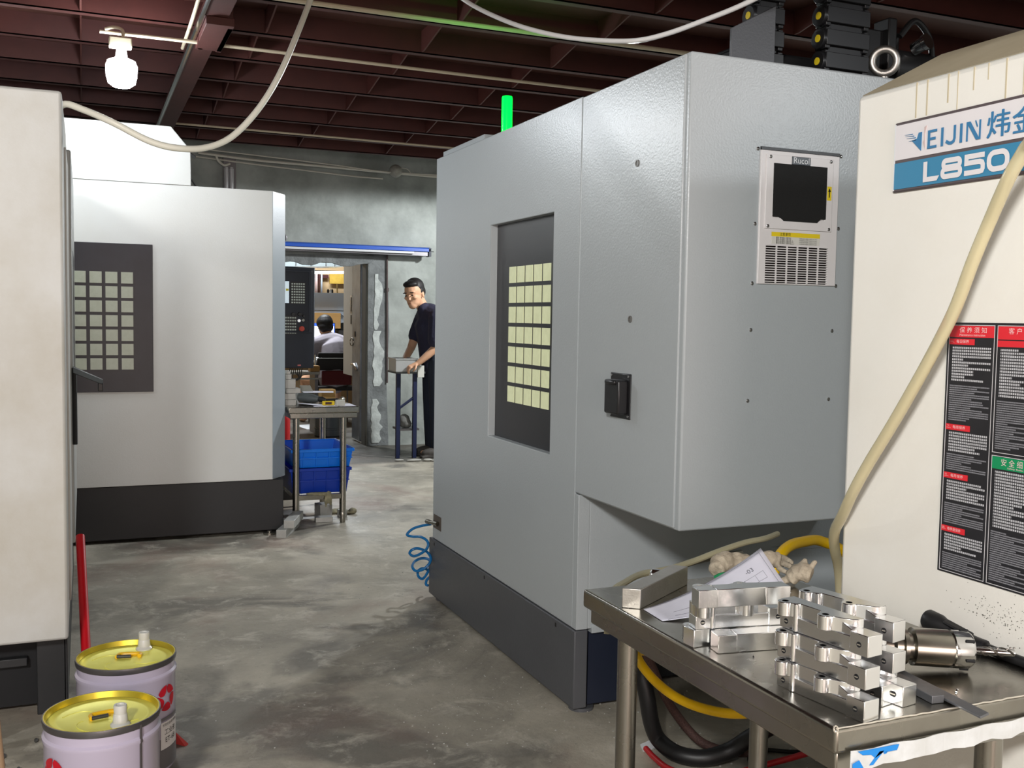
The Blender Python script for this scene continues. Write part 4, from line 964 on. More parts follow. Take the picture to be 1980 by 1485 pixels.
# ================================================================ second steel table with crates
T2, _t = steel_table('work_table', 'stainless steel work table beside the white machine, with blue crates below', 1.228, 1.700, 6.655, 7.50, 0.790,
            ((1.290,6.715),(1.605,6.715),(1.30,7.42),(1.62,7.42)))
MB().box(1.29, 1.605, 6.70, 6.725, 0.165, 0.200).box(1.29, 1.605, 7.40, 7.43, 0.165, 0.200).box(1.285, 1.31, 6.72, 7.42, 0.165, 0.20).build('shelf_rail', m_steel, T2, bevel=0.002)
def crate(label, x0, x1, y0, y1, z0, z1, rgb):
    m = mat('crate_blue_%d' % rgb[2], rgb, 0.35)
    t = thing('plastic_crate', label, 'crate', ((x0+x1)/2, (y0+y1)/2, z0), 'blue plastic crates')
    i = 0.03
    b = MB()
    def wall(p0, p1, q0, q1):  # outer/inner corners bottom & top
        b.hexa([p0[0], p1[0], p1[1], p0[1], q0[0], q1[0], q1[1], q0[1]])
    o_b = [(x0+i,y0+i,z0),(x1-i,y0+i,z0),(x1-i,y1-i,z0),(x0+i,y1-i,z0)]; i_b = [(x0+i+.008,y0+i+.008,z0),(x1-i-.008,y0+i+.008,z0),(x1-i-.008,y1-i-.008,z0),(x0+i+.008,y1-i-.008,z0)]
    o_t = [(x0+.008,y0+.008,z1),(x1-.008,y0+.008,z1),(x1-.008,y1-.008,z1),(x0+.008,y1-.008,z1)]; i_t = [(x0+.014,y0+.014,z1),(x1-.014,y0+.014,z1),(x1-.014,y1-.014,z1),(x0+.014,y1-.014,z1)]
    for k in range(4):
        k2 = (k+1) % 4
        b.hexa([o_b[k], o_b[k2], i_b[k2], i_b[k], o_t[k], o_t[k2], i_t[k2], i_t[k]])
    b.box(x0+i, x1-i, y0+i, y1-i, z0, z0+0.006)
    b.build('crate_shell', m, t)
    MB().frame('Z', z1-0.022, z1, (x0, x1, y0, y1), (x0+.016, x1-.016, y0+.016, y1-.016)).build('rim', m, t, bevel=0.003)
    rb = MB()
    for k in range(1, 5):
        x = x0 + (x1-x0)*k/5
        rb.hexa([(x-.004,y0+i-.006,z0),(x+.004,y0+i-.006,z0),(x+.004,y0+i+.004,z0),(x-.004,y0+i+.004,z0),(x-.004,y0+.001,z1-.02),(x+.004,y0+.001,z1-.02),(x+.004,y0+.012,z1-.02),(x-.004,y0+.012,z1-.02)])
    rb.box(x0+i*.5, x1-i*.5, y0+.008, y0+.02, (z0+z1)/2-.004, (z0+z1)/2+.004)
    rb.build('rib', m, t)
    return t
crate('dark blue plastic crate on the shelf rails of the far steel table', 1.250, 1.672, 6.735, 7.36, 0.200, 0.372, (8,52,158))
crate('bright blue plastic crate stacked inside a dark blue one', 1.262, 1.690, 6.735, 7.30, 0.374, 0.500, (0,112,222))
# rags on the rail
def lump(name, label, cat, balls, m, voxel=0.006, disp=0.012, ns=0.03):
    b = MB()
    for c, r in balls: b.ball(c, r, 10, 8)
    o = b.build(name, m, None, smooth=80)
    rm = o.modifiers.new('blend', 'REMESH'); rm.mode = 'VOXEL'; rm.voxel_size = voxel; rm.use_smooth_shade = True
    tx = bpy.data.textures.get('lump%g' % ns) or bpy.data.textures.new('lump%g' % ns, 'CLOUDS'); tx.noise_scale = ns
    dm = o.modifiers.new('creases', 'DISPLACE'); dm.texture = tx; dm.strength = disp; dm.texture_coords = 'GLOBAL'
    return tag(o, label, cat)
m_rag = mat('dirty_rag', (150,144,118), 0.95, var=0.8, vscale=20, rgb2=(104,100,80))
lump('rag', 'dirty cloth rag hanging over the far table shelf rail', 'rag', [((1.46,6.693,0.205),(0.05,0.02,0.014)),((1.50,6.690,0.180),(0.025,0.012,0.045)),((1.485,6.688,0.16),(0.012,0.010,0.05)),((1.515,6.688,0.17),(0.012,0.010,0.05)),((1.40,6.70,0.208),(0.05,0.02,0.01))], m_rag)
lump('rag', 'flat dirty rag on the floor beside the far table leg', 'rag', [((1.62,7.05,0.012),(0.11,0.06,0.014)),((1.70,7.0,0.012),(0.07,0.05,0.012)),((1.74,6.98,0.02),(0.03,0.03,0.022))], m_rag)
def block(name, label, cat, x, y, z, l, w_, h_, a, m=None, group=None, bev=0.002):
    b = MB().box(0, l, 0, w_, 0, h_); b.xf(Matrix.Translation((x,y,z)) @ Matrix.Rotation(R(a), 4, 'Z'))
    return tag(b.build(name, m or m_alub, None, bevel=bev), label, cat, group)
m_blk = mat('sawn_block', (176,176,172), 0.55, metal=0.5, var=0.5, vscale=14, rgb2=(146,146,142))
block('aluminium_block', 'lower of two sawn aluminium bars on the floor by the black plinth', 'metal bar', 1.155, 6.330, 0.0, 0.37, 0.062, 0.052, 66.0, m_blk)
block('aluminium_block', 'upper of two sawn aluminium bars, laid on another bar by the black plinth', 'metal bar', 1.212, 6.362, 0.0525, 0.33, 0.066, 0.050, 69.0, m_blk)
block('metal_block', 'dull metal block lying on the floor under the far table', 'metal block', 1.43, 6.75, 0.0, 0.115, 0.07, 0.034, -5, m_blk)
block('metal_block', 'dull metal block standing further under the far table shelf', 'metal block', 1.50, 6.93, 0.0, 0.09, 0.10, 0.085, 12, m_blk)
block('metal_block', 'small pale block on the floor under the far table corner', 'metal block', 1.625, 6.87, 0.0, 0.05, 0.06, 0.05, 8, m_blk)
# on the table: stacked blocks, papers, tools
hh = [(0.790, 0.040, 1.235, 1.305), (0.8305, 0.042, 1.232, 1.303), (0.873, 0.032, 1.24, 1.335), (0.9055, 0.060, 1.235, 1.302), (0.966, 0.034, 1.238, 1.275), (1.0005, 0.020, 1.24, 1.268)]
nm = ['bottom block of the grey stack at the far table end', 'second block up in the grey stack on the far table', 'wider third block of the grey stack on the far table', 'tall fourth block of the grey stack on the far table', 'narrow fifth block of the grey stack on the far table', 'small top block of the grey stack on the far table']
for (z, h_, xa, xb), n_ in zip(hh, nm):
    tag(MB().box(xa, xb, 6.80, 6.90, z, z+h_).build('stacked_block', m_blk, None, bevel=0.002), n_, 'metal block', 'blocks stacked on the far table')
def sheet(label, pts, z, lift=0.0, m=None):
    b = MB(); b.prism(pts, 'Z', z, z+0.0012); o = b.build('paper_sheet', m or m_paper)
    for v in o.data.vertices: v.co.z += lift*max(0.0, 1.36-v.co.x)*1.0
    return tag(o, label, 'paper', 'papers on the far table')
sheet('paper sheets at the far table front beside the grey block stack', [(1.31,6.75),(1.46,6.70),(1.50,6.80),(1.34,6.90)], 0.792, 0.35)
sheet('paper sheet under the yellow tape measure on the far table', [(1.40,6.685),(1.56,6.675),(1.58,6.80),(1.42,6.82)], 0.7905)
sheet('paper sheet at the free corner of the far table', [(1.575,6.68),(1.685,6.675),(1.69,6.88),(1.585,6.90)], 0.7905)
sheet('paper sheet lying over the tools at the far table back', [(1.40,7.02),(1.60,6.98),(1.63,7.12),(1.42,7.20)], 0.858)
PT = thing('power_drill', 'dark grey power tool lying on the far table papers', 'tool', (1.43, 6.90, 0.79))
MB().lathe([(0.028,0),(0.032,0.02),(0.032,0.09),(0.024,0.12),(0.018,0.15),(0.010,0.16)], (1.36,6.98,0.832), (0.78,-0.6,-0.05), 18).build('motor_housing', mat('tool_grey', (82,88,90), 0.5), PT)
MB().lathe([(0.017,0),(0.019,0.03),(0.012,0.05),(0,0.05)], (1.475,6.89,0.824), (0.78,-0.6,-0.05), 16).build('chuck', m_blackpl, PT)
MB().hexa([(1.37,6.95,0.80),(1.40,6.95,0.80),(1.40,7.06,0.80),(1.37,7.06,0.80),(1.37,6.96,0.84),(1.40,6.96,0.84),(1.40,7.06,0.83),(1.37,7.06,0.83)]).build('grip', m_blackpl, PT, bevel=0.005)
TM = thing('tape_measure', 'small yellow tape measure lying on the far table papers', 'tool', (1.52, 6.76, 0.79))
MB().box(1.475, 1.555, 6.75, 6.775, 0.7925, 0.820).build('body', mat('tool_yellow', (220,190,30), 0.4), TM, bevel=0.003)
MB().box(1.492, 1.535, 6.748, 6.750, 0.798, 0.814).build('window', mat('tool_brown', (70,40,24), 0.5), TM)
tag(MB().box(1.556, 1.612, 6.69, 6.74, 0.7918, 0.830).build('white_block', mat('white_nylon', (204,204,196), 0.5, var=0.3, vscale=20), None, bevel=0.003), 'pale nylon block on the far table front edge', 'block')
HM = thing('hammer', 'dark handled hammer lying at the far table back', 'tool', (1.62, 6.95, 0.79))
MB().tube([(1.50,6.99,0.805),(1.62,6.93,0.815)], 0.010, 10).build('handle', m_blackpl, HM)
MB().lathe([(0.014,-0.03),(0.018,-0.02),(0.018,0.02),(0.014,0.03)], (1.645,6.92,0.816), (0.5,0.85,0), 14).build('hammer_head', m_steel, HM)
SCP = thing('metal_plate', 'grey folded plate standing on the far table behind the drill', 'plate', (1.44, 7.15, 0.79))
MB().hexa([(1.42,7.12,0.792),(1.52,7.10,0.792),(1.52,7.11,0.792),(1.42,7.13,0.792),(1.40,7.16,0.90),(1.47,7.14,0.90),(1.47,7.15,0.90),(1.40,7.17,0.90)]).build('plate', mat('plate_grey', (128,128,118), 0.5), SCP)
tag(MB().box(1.565,1.665,7.20,7.30,0.792,0.865).build('small_box', mat('kraft_card', (176,142,88), 0.8), None, bevel=0.002), 'small brown cardboard box at the far table back', 'box')
WM = thing('cup', 'white paper cup standing beside the block stack', 'cup', (1.385, 7.05, 0.79))
MB().lathe([(0.022,0),(0.030,0.075),(0.0285,0.075),(0.021,0.004),(0,0.004)], (1.375,7.20,0.791), (0,0,1), 18).build('cup_shell', m_prtw, WM)

# ================================================================ control pendant
PD = thing('control_panel', 'dark machine control panel with keypads hanging above the far table', 'control panel', (1.5, 8.3, 0.97))
m_pd = mat('pendant_navy', (22,30,42), 0.45, bump=0.1, bscale=200)
MB().prism([(1.30,0.97),(1.716,0.965),(1.722,1.20),(1.725,1.775),(1.30,1.782)], 'Y', 8.2, 8.36).build('housing', m_pd, PD, bevel=0.008)
MB().frame('Y', 8.190, 8.202, (1.32,1.70,1.25,1.752), (1.335,1.676,1.265,1.735)).build('front_bezel', m_pd, PD, bevel=0.003)
MB().box(1.36, 1.515, 8.192, 8.201, 1.487, 1.660).build('screen', mat('bright_screen', (190,205,215), 0.3, emit=0.55, ecol=(200,215,225)), PD, bevel=0.002)
MB().box(1.49, 1.512, 8.1905, 8.1925, 1.585, 1.602).build('screen_strip', mat('screen_yellow', (200,190,60), 0.4), PD)
m_key = mat('key_grey', (176,184,178), 0.5)
random.seed(2)
def keypad(x0, z0, nx, nz, px_, pz_, s_):
    kp = MB().box(x0-0.008, x0+nx*px_, 8.197, 8.201, z0-0.008, z0+nz*pz_).build('keypad', m_blackpl, PD)
    for i in range(nx):
        for j in range(nz):
            MB().box(x0+i*px_, x0+i*px_+s_, 8.192, 8.198, z0+j*pz_, z0+j*pz_+s_*0.95).build('key', m_key, kp)
keypad(1.535, 1.487, 6, 8, 0.0185, 0.0212, 0.0125)
keypad(1.430, 1.245, 8, 6, 0.0185, 0.0240, 0.0125)
def dial(x, z, r, m, name):
    MB().lathe([(r,0),(r,0.014),(r*0.85,0.02),(0,0.02)], (x,8.2,z), (0,-1,0), 20).build(name, m, PD)
dial(1.596,1.348,0.0115,mat('white_button', (235,235,235), 0.3, emit=0.5),'push_button'); dial(1.617,1.283,0.021,mat('stop_red', (176,62,48), 0.35),'emergency_stop')
dial(1.627,1.352,0.013,m_steel,'selector_knob'); dial(1.600,1.400,0.016,m_blackpl,'feed_dial'); dial(1.548,1.397,0.016,m_blackpl,'speed_dial'); dial(1.632,1.385,0.010,m_blackpl,'selector_knob')
MB().tube([(1.45,8.30,1.78),(1.45,8.30,1.95),(1.12,8.30,1.95)], 0.03, 14).build('support_arm', m_pd, PD)
cb = MB()
random.seed(8)
for k in range(7):
    x = 1.54+0.016*k
    cb.tube(smooth_path([(x,8.26,0.975),(x-0.01,8.25,0.93),(x+random.uniform(-.02,.02),8.25,0.89),(1.585+random.uniform(-.02,.02),8.27,0.865)],4), 0.004, 6)
cb.build('cable_bundle', m_rubber, PD)
MB().box(1.586,1.612,8.196,8.201,0.985,0.995).build('pink_tag', mat('pink_tag', (196,112,110), 0.5), PD)

# fire extinguisher half hidden by the white machine
FE = thing('fire_extinguisher', 'red extinguisher with white top, partly hidden behind the white machine corner', 'fire extinguisher', (1.385, 7.75, 0))
MB().lathe([(0.055,0.0),(0.058,0.01),(0.058,0.40),(0.045,0.45),(0.02,0.48)], (1.385,7.75,0.20), (0,0,1), 24).build('cylinder', mat('extinguisher_red', (186,22,28), 0.3), FE)
MB().lathe([(0.026,0),(0.030,0.03),(0.022,0.06),(0,0.06)], (1.385,7.75,0.66), (0,0,1), 18).build('valve', m_prtw, FE)
tag(MB().box(1.28,1.50,7.66,7.86,0.0,0.198).build('floor_box', m_black, None, bevel=0.004), 'black box on the floor under the red extinguisher', 'box')

# sliding door rail over the doorway
DRL = thing('sliding_door_rail', 'blue door rail with white edge above the doorway', 'door rail', (2.2, 10.45, 2.1))
m_rblue = mat('rail_blue', (34,82,176), 0.35, bump=0.1, bscale=80)
MB().prism([(10.40,2.085),(10.40,2.118),(10.425,2.132),(10.50,2.132),(10.50,2.085)], 'X', 0.9, 3.425).build('rail_cover', m_rblue, DRL, bevel=0.003)
MB().box(0.9, 3.235, 10.385, 10.42, 2.058, 2.080).build('white_edge', mat('rail_white', (206,208,210), 0.4), DRL, bevel=0.002)
MB().box(0.9, 3.42, 10.42, 10.50, 2.040, 2.084).build('track', m_rimk, DRL, bevel=0.002)
MB().box(3.405, 3.43, 10.40, 10.50, 2.035, 2.125).build('end_cap', mat('end_cap_dark', (40,46,60), 0.5), DRL)
MB().tube([(3.42,10.45,2.09),(3.47,10.44,2.09)], 0.004, 6).build('end_bolt', m_rubber, DRL)
for x in (2.31, 3.0):
    MB().box(x, x+0.02, 10.5, 10.6, 2.05, 2.12).build('wall_bracket', m_rimk, DRL)

# doorway leaf folded back into the next room
DR = thing('door_1', 'open metal door leaf', 'door', (2.79, 10.85, 0)); DR['kind'] = 'structure'
MB().box(2.775, 2.805, 11.20, 11.62, 0.72, 2.02).build('leaf', mat('warm_white_paint', (206,200,190), 0.5), DR, bevel=0.003)
MB().box(2.775, 2.805, 10.85, 11.20, 0.02, 2.0).build('steel_edge', mat('brushed_door_steel', (150,156,166), 0.38, metal=0.55, var=0.6, vscale=6, rgb2=(104,108,116)), DR, bevel=0.01)
MB().box(2.772, 2.776, 11.22, 11.30, 1.42, 1.62).build('lock_plate', m_steel, DR)
MB().box(2.768, 2.773, 11.235, 11.26, 1.44, 1.60).build('handle_slot', m_blackpl, DR, bevel=0.003)
MB().box(2.768, 2.776, 11.235, 11.26, 1.30, 1.40).build('keyhole', m_blackpl, DR)
MB().box(2.768, 2.776, 11.05, 11.10, 1.16, 1.22).build('keyhole', m_blackpl, DR)
MB().lathe([(0.042+0.006*math.cos(2*PI*k/8), 0.006*math.sin(2*PI*k/8)) for k in range(8)], (2.765, 11.18, 1.10), (1,0.2,0), 20, closed=True).build('ring_pull', m_steel, DR)
MB().tube([(2.76,11.18,0.85),(2.76,11.05,0.86),(2.77,10.95,0.80)], 0.012, 8).build('latch', m_chrome, DR)
JP = thing('jamb_post', 'grey steel post set against the doorway reveal', 'post', (2.80, 10.72, 0))
MB().box(2.782, 2.80, 10.64, 10.80, 0.0, 1.95).build('post', mat('post_grey', (104,107,106), 0.6), JP, bevel=0.004)
# pipe on the wall beside the opening
o = MB().tube([(3.004,10.57,0.68),(2.999,10.57,1.2),(2.992,10.57,2.05)], 0.010, 8).lathe([(0.018,-0.02),(0.018,0.02)], (2.997,10.57,1.675), (0,0,1), 10).build('wall_conduit', mat('conduit_rusty', (86,74,72), 0.6, var=0.6, vscale=20))
tag(o, 'thin rusty conduit running down the wall beside the doorway', 'conduit')

# ================================================================ the room beyond
m_pwhite = mat('panel_pale_blue', (196,206,220), 0.4); m_card = mat('cardboard', (168,128,74), 0.8, var=0.3, vscale=10)
OM = thing('office_machine', 'pale blue machine cabinet beyond the doorway behind the seated person', 'machine', (3.3, 14.3, 0))
MB().box(2.2, 3.7, 14.0, 14.5, 1.375, 1.70).build('upper_cabinet', m_pwhite, OM, bevel=0.004)
MB().box(2.2, 3.7, 13.995, 14.0, 1.455, 1.460).build('panel_seam', m_prtk, OM)
MB().box(3.275, 3.7, 14.02, 14.5, 1.27, 1.375).build('side_cabinet', m_pwhite, OM, bevel=0.004)
MB().box(3.28, 3.7, 14.06, 14.5, 1.19, 1.27).build('dark_opening', m_void, OM)
MB().box(3.28, 3.7, 14.02, 14.5, 0.75, 1.19).build('lower_cabinet', m_rimk, OM, bevel=0.004)
MB().lathe([(0.06,0),(0.05,0.04),(0,0.05)], (3.34,14.05,1.24), (0,-1,0), 18).build('spindle_nose', m_rubber, OM)
b = MB(); pts = []
for k in range(9): 
    x = 2.95+0.058*k*1.0; pts.append((x, 13.985, 1.405 if k % 2 else 1.375)); 
b.tube(smooth_path([(2.9,13.985,1.33),(2.97,13.985,1.352),(3.03,13.985,1.382),(3.06,13.985,1.362),(3.10,13.985,1.385),(3.13,13.985,1.362),(3.19,13.985,1.40),(3.23,13.985,1.372),(3.29,13.985,1.41),(3.34,13.985,1.382),(3.40,13.985,1.42),(3.46,13.985,1.40)],5), 0.005, 6)
b.build('drooping_wire', m_rubber, OM)
tag(MB().box(2.75, 3.272, 13.86, 13.99, 1.21, 1.425).build('cardboard_box', m_card, None, bevel=0.003), 'brown cardboard box above the monitor beyond the doorway', 'box')
MN = thing('monitor', 'bright computer monitor in front of the seated person', 'monitor', (2.98, 13.7, 0.9))
MB().box(2.74, 3.155, 13.68, 13.72, 0.99, 1.288).build('monitor_case', m_blackpl, MN, bevel=0.004)
MB().box(2.75, 3.135, 13.674, 13.681, 1.00, 1.245).build('screen_page', mat('screen_white', (236,236,244), 0.3, emit=1.3), MN)
MB().box(2.75, 3.135, 13.674, 13.681, 1.245, 1.280).build('screen_bar', mat('screen_blue', (60,100,220), 0.3, emit=0.8), MN)
MB().box(3.135, 3.145, 13.674, 13.681, 1.00, 1.280).build('screen_edge', mat('screen_blue', (60,100,220), 0.3), MN)
MB().box(2.90, 3.02, 13.65, 13.80, 0.80, 0.99).build('stand', m_blackpl, MN)
OD = thing('desk', 'desk carrying the monitor beyond the doorway', 'desk', (3.0, 13.7, 0))
MB().box(2.3, 3.7, 13.45, 13.98, 0.76, 0.80).build('desk_top', mat('desk_white', (190,190,186), 0.5), OD, bevel=0.003)
for x in (2.35, 3.62):
    for y in (13.5, 13.92): MB().box(x, x+0.04, y, y+0.04, 0, 0.76).build('leg', m_rimk, OD)
DU = thing('air_duct', 'silver ventilation duct under the roof of the next room', 'duct', (3.1, 13.6, 2.1))
MB().prism([(2.4,2.02),(3.25,2.05),(3.40,2.15),(2.4,2.17)], 'Y', 13.6, 14.1).build('duct_body', mat('galvanised', (176,186,188), 0.35, metal=0.6), DU, bevel=0.003)
for x in (2.6,2.8,3.0,3.12,3.24): MB().box(x, x+0.008, 13.594, 13.60, 2.045, 2.145).build('duct_seam', m_rimk, DU)
MB().lathe([(0.05,0),(0.06,0.10),(0.05,0.22),(0,0.22)], (3.35,13.7,2.09), (1,0,0.15), 16).build('dark_elbow', m_rubber, DU)
TL = thing('tube_lamp', 'white fluorescent tube below the silver duct', 'lamp', (3.1, 13.9, 1.97))
MB().tube([(2.5,13.9,1.955),(3.36,13.9,1.985)], 0.018, 12).build('tube', mat('tube_glow', (250,250,245), 0.4, emit=5.0), TL)
MB().box(2.5, 3.40, 13.92, 13.96, 1.975, 2.005).build('tube_batten', m_rimk, TL)
tag(MB().box(3.265, 3.62, 14.52, 14.545, 1.845, 2.0).build('plywood_board', mat('plywood', (206,170,70), 0.7, var=0.6, vscale=14, rgb2=(180,138,50)), None), 'yellow plywood board fixed high on the tan office wall', 'board')
b = MB()
fr_ = thing('wall_shelf', 'brown frame with bright posts on the tan office wall', 'shelf', (3.08, 14.5, 1.7))
for x, w_, m in ((3.055,0.03,mat('post_pink', (220,190,190), 0.5)), (3.10,0.018,mat('post_brown', (72,30,30), 0.5)), (3.135,0.02,m_pwhite)):
    MB().box(x, x+w_, 14.50, 14.54, 1.70, 1.99).build('post', m, fr_)
MB().box(2.90, 3.25, 14.53, 14.56, 1.92, 1.97).build('beam', mat('post_brown', (72,30,30), 0.5), fr_)
for i, x in enumerate((3.17, 3.205, 3.23)):
    tag(MB().lathe([(0.014,0),(0.016,0.04),(0.008,0.055),(0,0.06)], (x,14.2,1.70), (0,0,1), 12).build('small_bottle', m_rubber if i != 1 else m_prtw), ['dark little bottle beside the brown posts on the pale blue cabinet', 'white little bottle between two dark ones on the pale blue cabinet', 'dark little bottle next to the bright tube on the pale blue cabinet'][i], 'bottle', 'small bottles on the pale cabinet')
tag(MB().tube([(3.325,14.3,1.70),(3.32,14.3,1.84)], 0.010, 8).build('pale_tube', mat('pale_tube', (236,206,140), 0.5)), 'pale upright tube on the cabinet under the plywood', 'tube')
GB = thing('metal_drum', 'grey metal bin on the office floor seen under the far table', 'bin', (2.60, 11.55, 0))
MB().lathe([(0.145,0.0),(0.155,0.01),(0.155,0.08),(0.160,0.085),(0.160,0.10),(0.155,0.105),(0.155,0.27),(0.162,0.275),(0.162,0.295),(0.148,0.295),(0.146,0.03),(0,0.03)], (2.60,11.62,0), (0,0,1), 32).build('drum_shell', mat('drum_grey', (104,110,116), 0.4, metal=0.5), GB)
tag(MB().hexa([(2.50,12.3,0.001),(2.85,12.35,0.001),(2.9,12.95,0.001),(2.45,12.8,0.001),(2.50,12.3,0.004),(2.85,12.35,0.004),(2.9,12.95,0.006),(2.45,12.8,0.004)]).build('white_sheet', m_prtw), 'white sheet lying on the office floor beyond the doorway', 'sheet')
WT = thing('workbench', 'low steel bench inside the next room before the chair', 'bench', (2.2, 12.05, 0))
MB().box(1.9, 2.55, 11.82, 12.22, 0.70, 0.73).box(1.9,2.55,11.82,11.84,0.64,0.66).build('bench_top', m_steel, WT)
for x in (1.93, 2.5):
    MB().box(x, x+0.035, 11.87, 12.17, 0, 0.70).build('leg', m_rimk, WT)
tag(MB().box(2.44, 2.55, 11.84, 11.97, 0.732, 0.80).build('cardboard_box', m_card, None, bevel=0.002), 'small kraft carton on the low bench inside the doorway', 'box')

# office chair with folding tablet, dark red pad
CH = thing('chair', 'dark chair with chrome bar and dark red pad under the seated person', 'chair', (2.94, 12.85, 0))
MB().hexa([(2.68,12.66,0.70),(3.20,12.66,0.70),(3.20,12.72,0.70),(2.68,12.72,0.70),(2.70,12.62,0.925),(3.18,12.62,0.925),(3.18,12.67,0.925),(2.70,12.67,0.925)]).build('backrest', mat('chair_black', (36,33,33), 0.7), CH, bevel=0.012)
MB().tube([(2.66,12.62,0.855),(3.22,12.62,0.855)], 0.010, 10).tube([(2.66,12.62,0.40),(2.66,12.62,0.90)], 0.012, 10).tube([(3.22,12.62,0.40),(3.22,12.62,0.90)], 0.012, 10).build('chrome_bar', m_chrome, CH)
MB().box(2.70,3.18,12.68,13.15,0.44,0.50).build('seat', mat('chair_black', (36,33,33), 0.7), CH, bevel=0.015)
MB().box(2.74,3.12,12.60,12.63,0.52,0.70).build('red_pad', mat('dark_red_cloth', (86,22,26), 0.8), CH, bevel=0.02)
for x in (2.69, 3.19):
    for y in (12.68, 13.12): MB().tube([(x,y,0),(x,y,0.45)], 0.012, 8).build('leg', m_rimk, CH)

# ================================================================ people
m_skin = mat('skin', (206,160,128), 0.55, var=0.2, vscale=20, rgb2=(190,140,110))
m_hair = mat('black_hair', (22,19,19), 0.55, bump=0.6, bscale=160)
def blend(b, name, m, parent, voxel=0.008, it=3):
    o = b.build(name, m, parent, smooth=180)
    rm = o.modifiers.new('blend', 'REMESH'); rm.mode = 'VOXEL'; rm.voxel_size = voxel; rm.use_smooth_shade = True
    sm = o.modifiers.new('soften', 'SMOOTH'); sm.factor = 0.5; sm.iterations = it
    return o
def limb(b, pts, rad, seg=14):
    q = smooth_path(pts, 5); n = len(rad); t = []
    for i in range(len(q)):
        f = i/(len(q)-1)*(n-1); k = min(int(f), n-2); t.append(rad[k]*(1-(f-k))+rad[k+1]*(f-k))
    b.tube(q, 0.05, seg, True, t); b.ball(q[0], t[0]*0.98); b.ball(q[-1], t[-1]*0.98)
def oriented(b, c, f, u, shapes):
    """ellipsoids in a head frame: f forward, u up."""
    f = Vector(f).normalized(); s = f.cross(Vector(u)).normalized(); u = s.cross(f)
    M = Matrix((f, s, u)).transposed().to_4x4(); M.translation = Vector(c)
    for (p, r) in shapes:
        bmesh.ops.create_uvsphere(b.b, u_segments=16, v_segments=12, radius=1.0, matrix=M @ Matrix.Translation(p) @ Matrix.Diagonal((r[0], r[1], r[2], 1)))
    return M
HEAD = [((0,0,0.035),(0.098,0.079,0.095)), ((0.020,0,-0.025),(0.076,0.068,0.082)), ((0.052,0,-0.085),(0.042,0.040,0.038)), ((0.03,0,-0.06),(0.06,0.060,0.05)),
        ((0.096,0,-0.016),(0.012,0.010,0.026)), ((0.102,0,-0.032),(0.012,0.014,0.009)), ((0.088,0,-0.064),(0.009,0.020,0.006)), ((0.086,0,-0.074),(0.009,0.017,0.006)),
        ((0.088,0.0,0.028),(0.012,0.058,0.011)), ((0.072,0.040,-0.020),(0.022,0.022,0.018)), ((0.072,-0.040,-0.020),(0.022,0.022,0.018)),
        ((-0.01,0.080,-0.008),(0.018,0.009,0.031)), ((-0.01,-0.080,-0.008),(0.018,0.009,0.031))]
def hand(b, wrist, d, palm_n, s=1.0, curl=0.5):
    d = Vector(d).normalized(); n = Vector(palm_n); n = (n - d*n.dot(d)).normalized(); sd = d.cross(n)
    w_ = Vector(wrist)
    for k in range(4): b.ball(w_ + d*(0.02+0.022*k)*s, (0.030*s,0.030*s,0.022*s), 10, 8)
    for k, (off, ln) in enumerate(((0.030,0.070),(0.010,0.078),(-0.010,0.073),(-0.029,0.058))):
        p0 = w_ + d*0.085*s + sd*off*s; p1 = p0 + (d*math.cos(curl*0.5) + n*math.sin(curl*0.5))*ln*0.5*s; p2 = p1 + (d*math.cos(curl*1.5) + n*math.sin(curl*1.5))*ln*0.5*s
        limb(b, [p0, p1, p2], [0.0095*s, 0.009*s, 0.0075*s], 8)
    p0 = w_ + d*0.03*s + sd*0.03*s; p1 = p0 + (d*0.6+sd*0.7+n*0.3).normalized()*0.04*s; p2 = p1 + (d*0.9+n*0.5).normalized()*0.03*s
    limb(b, [p0, p1, p2], [0.012*s, 0.0105*s, 0.0085*s], 8)

# standing worker at the wall bench
WK = thing('person', 'person in dark navy shirt leaning over a bench by the wall, glancing sideways', 'person', (3.22, 9.62, 0))
hc = Vector((2.998, 9.60, 1.612)); hf = Vector((-0.72, -0.66, -0.16)); hu = Vector((-0.10, 0.02, 1))
b = MB()
MH = oriented(b, hc, hf, hu, [(p, (r[0]*1.12, r[1]*1.12, r[2]*1.12)) for p, r in [((q[0][0]*1.12,q[0][1]*1.12,q[0][2]*1.12), q[1]) for q in HEAD]])
limb(b, [(3.045,9.62,1.57),(3.10,9.63,1.47),(3.15,9.64,1.40)], [0.058,0.060,0.075])
limb(b, [(3.17,9.64,1.27),(3.20,9.65,1.15),(3.24,9.66,0.98)], [0.120,0.13,0.14])
limb(b, [(3.19,9.44,1.385),(3.16,9.64,1.40),(3.17,9.84,1.385)], [0.062,0.09,0.062])
limb(b, [(3.175,9.43,1.37),(3.165,9.40,1.22),(3.155,9.385,1.10)], [0.060,0.050,0.042])
limb(b, [(3.155,9.385,1.10),(3.07,9.40,1.02),(2.985,9.42,0.945)], [0.043,0.038,0.028])
limb(b, [(3.17,9.85,1.37),(3.10,9.88,1.20),(3.05,9.86,1.08)], [0.058,0.048,0.042])
limb(b, [(3.05,9.86,1.08),(2.98,9.78,1.0),(2.93,9.70,0.95)], [0.041,0.036,0.027])
hand(b, (2.985,9.42,0.945), (-0.85,0.1,-0.40), (0.0,0.3,-1), 1.0, 0.9); hand(b, (2.93,9.70,0.95), (-0.7,-0.4,-0.45), (0,-0.2,-1), 1.0, 0.8)
for sy in (-0.095, 0.095):
    limb(b, [(3.25,9.66+sy,0.93),(3.235,9.64+sy,0.52),(3.25,9.66+sy,0.09)], [0.085,0.062,0.042])
    limb(b, [(3.27,9.67+sy,0.05),(3.14,9.63+sy,0.035)], [0.04,0.034])
blend(b, 'body', m_skin, WK, 0.007, 2)
b = MB()
s112 = 1.12
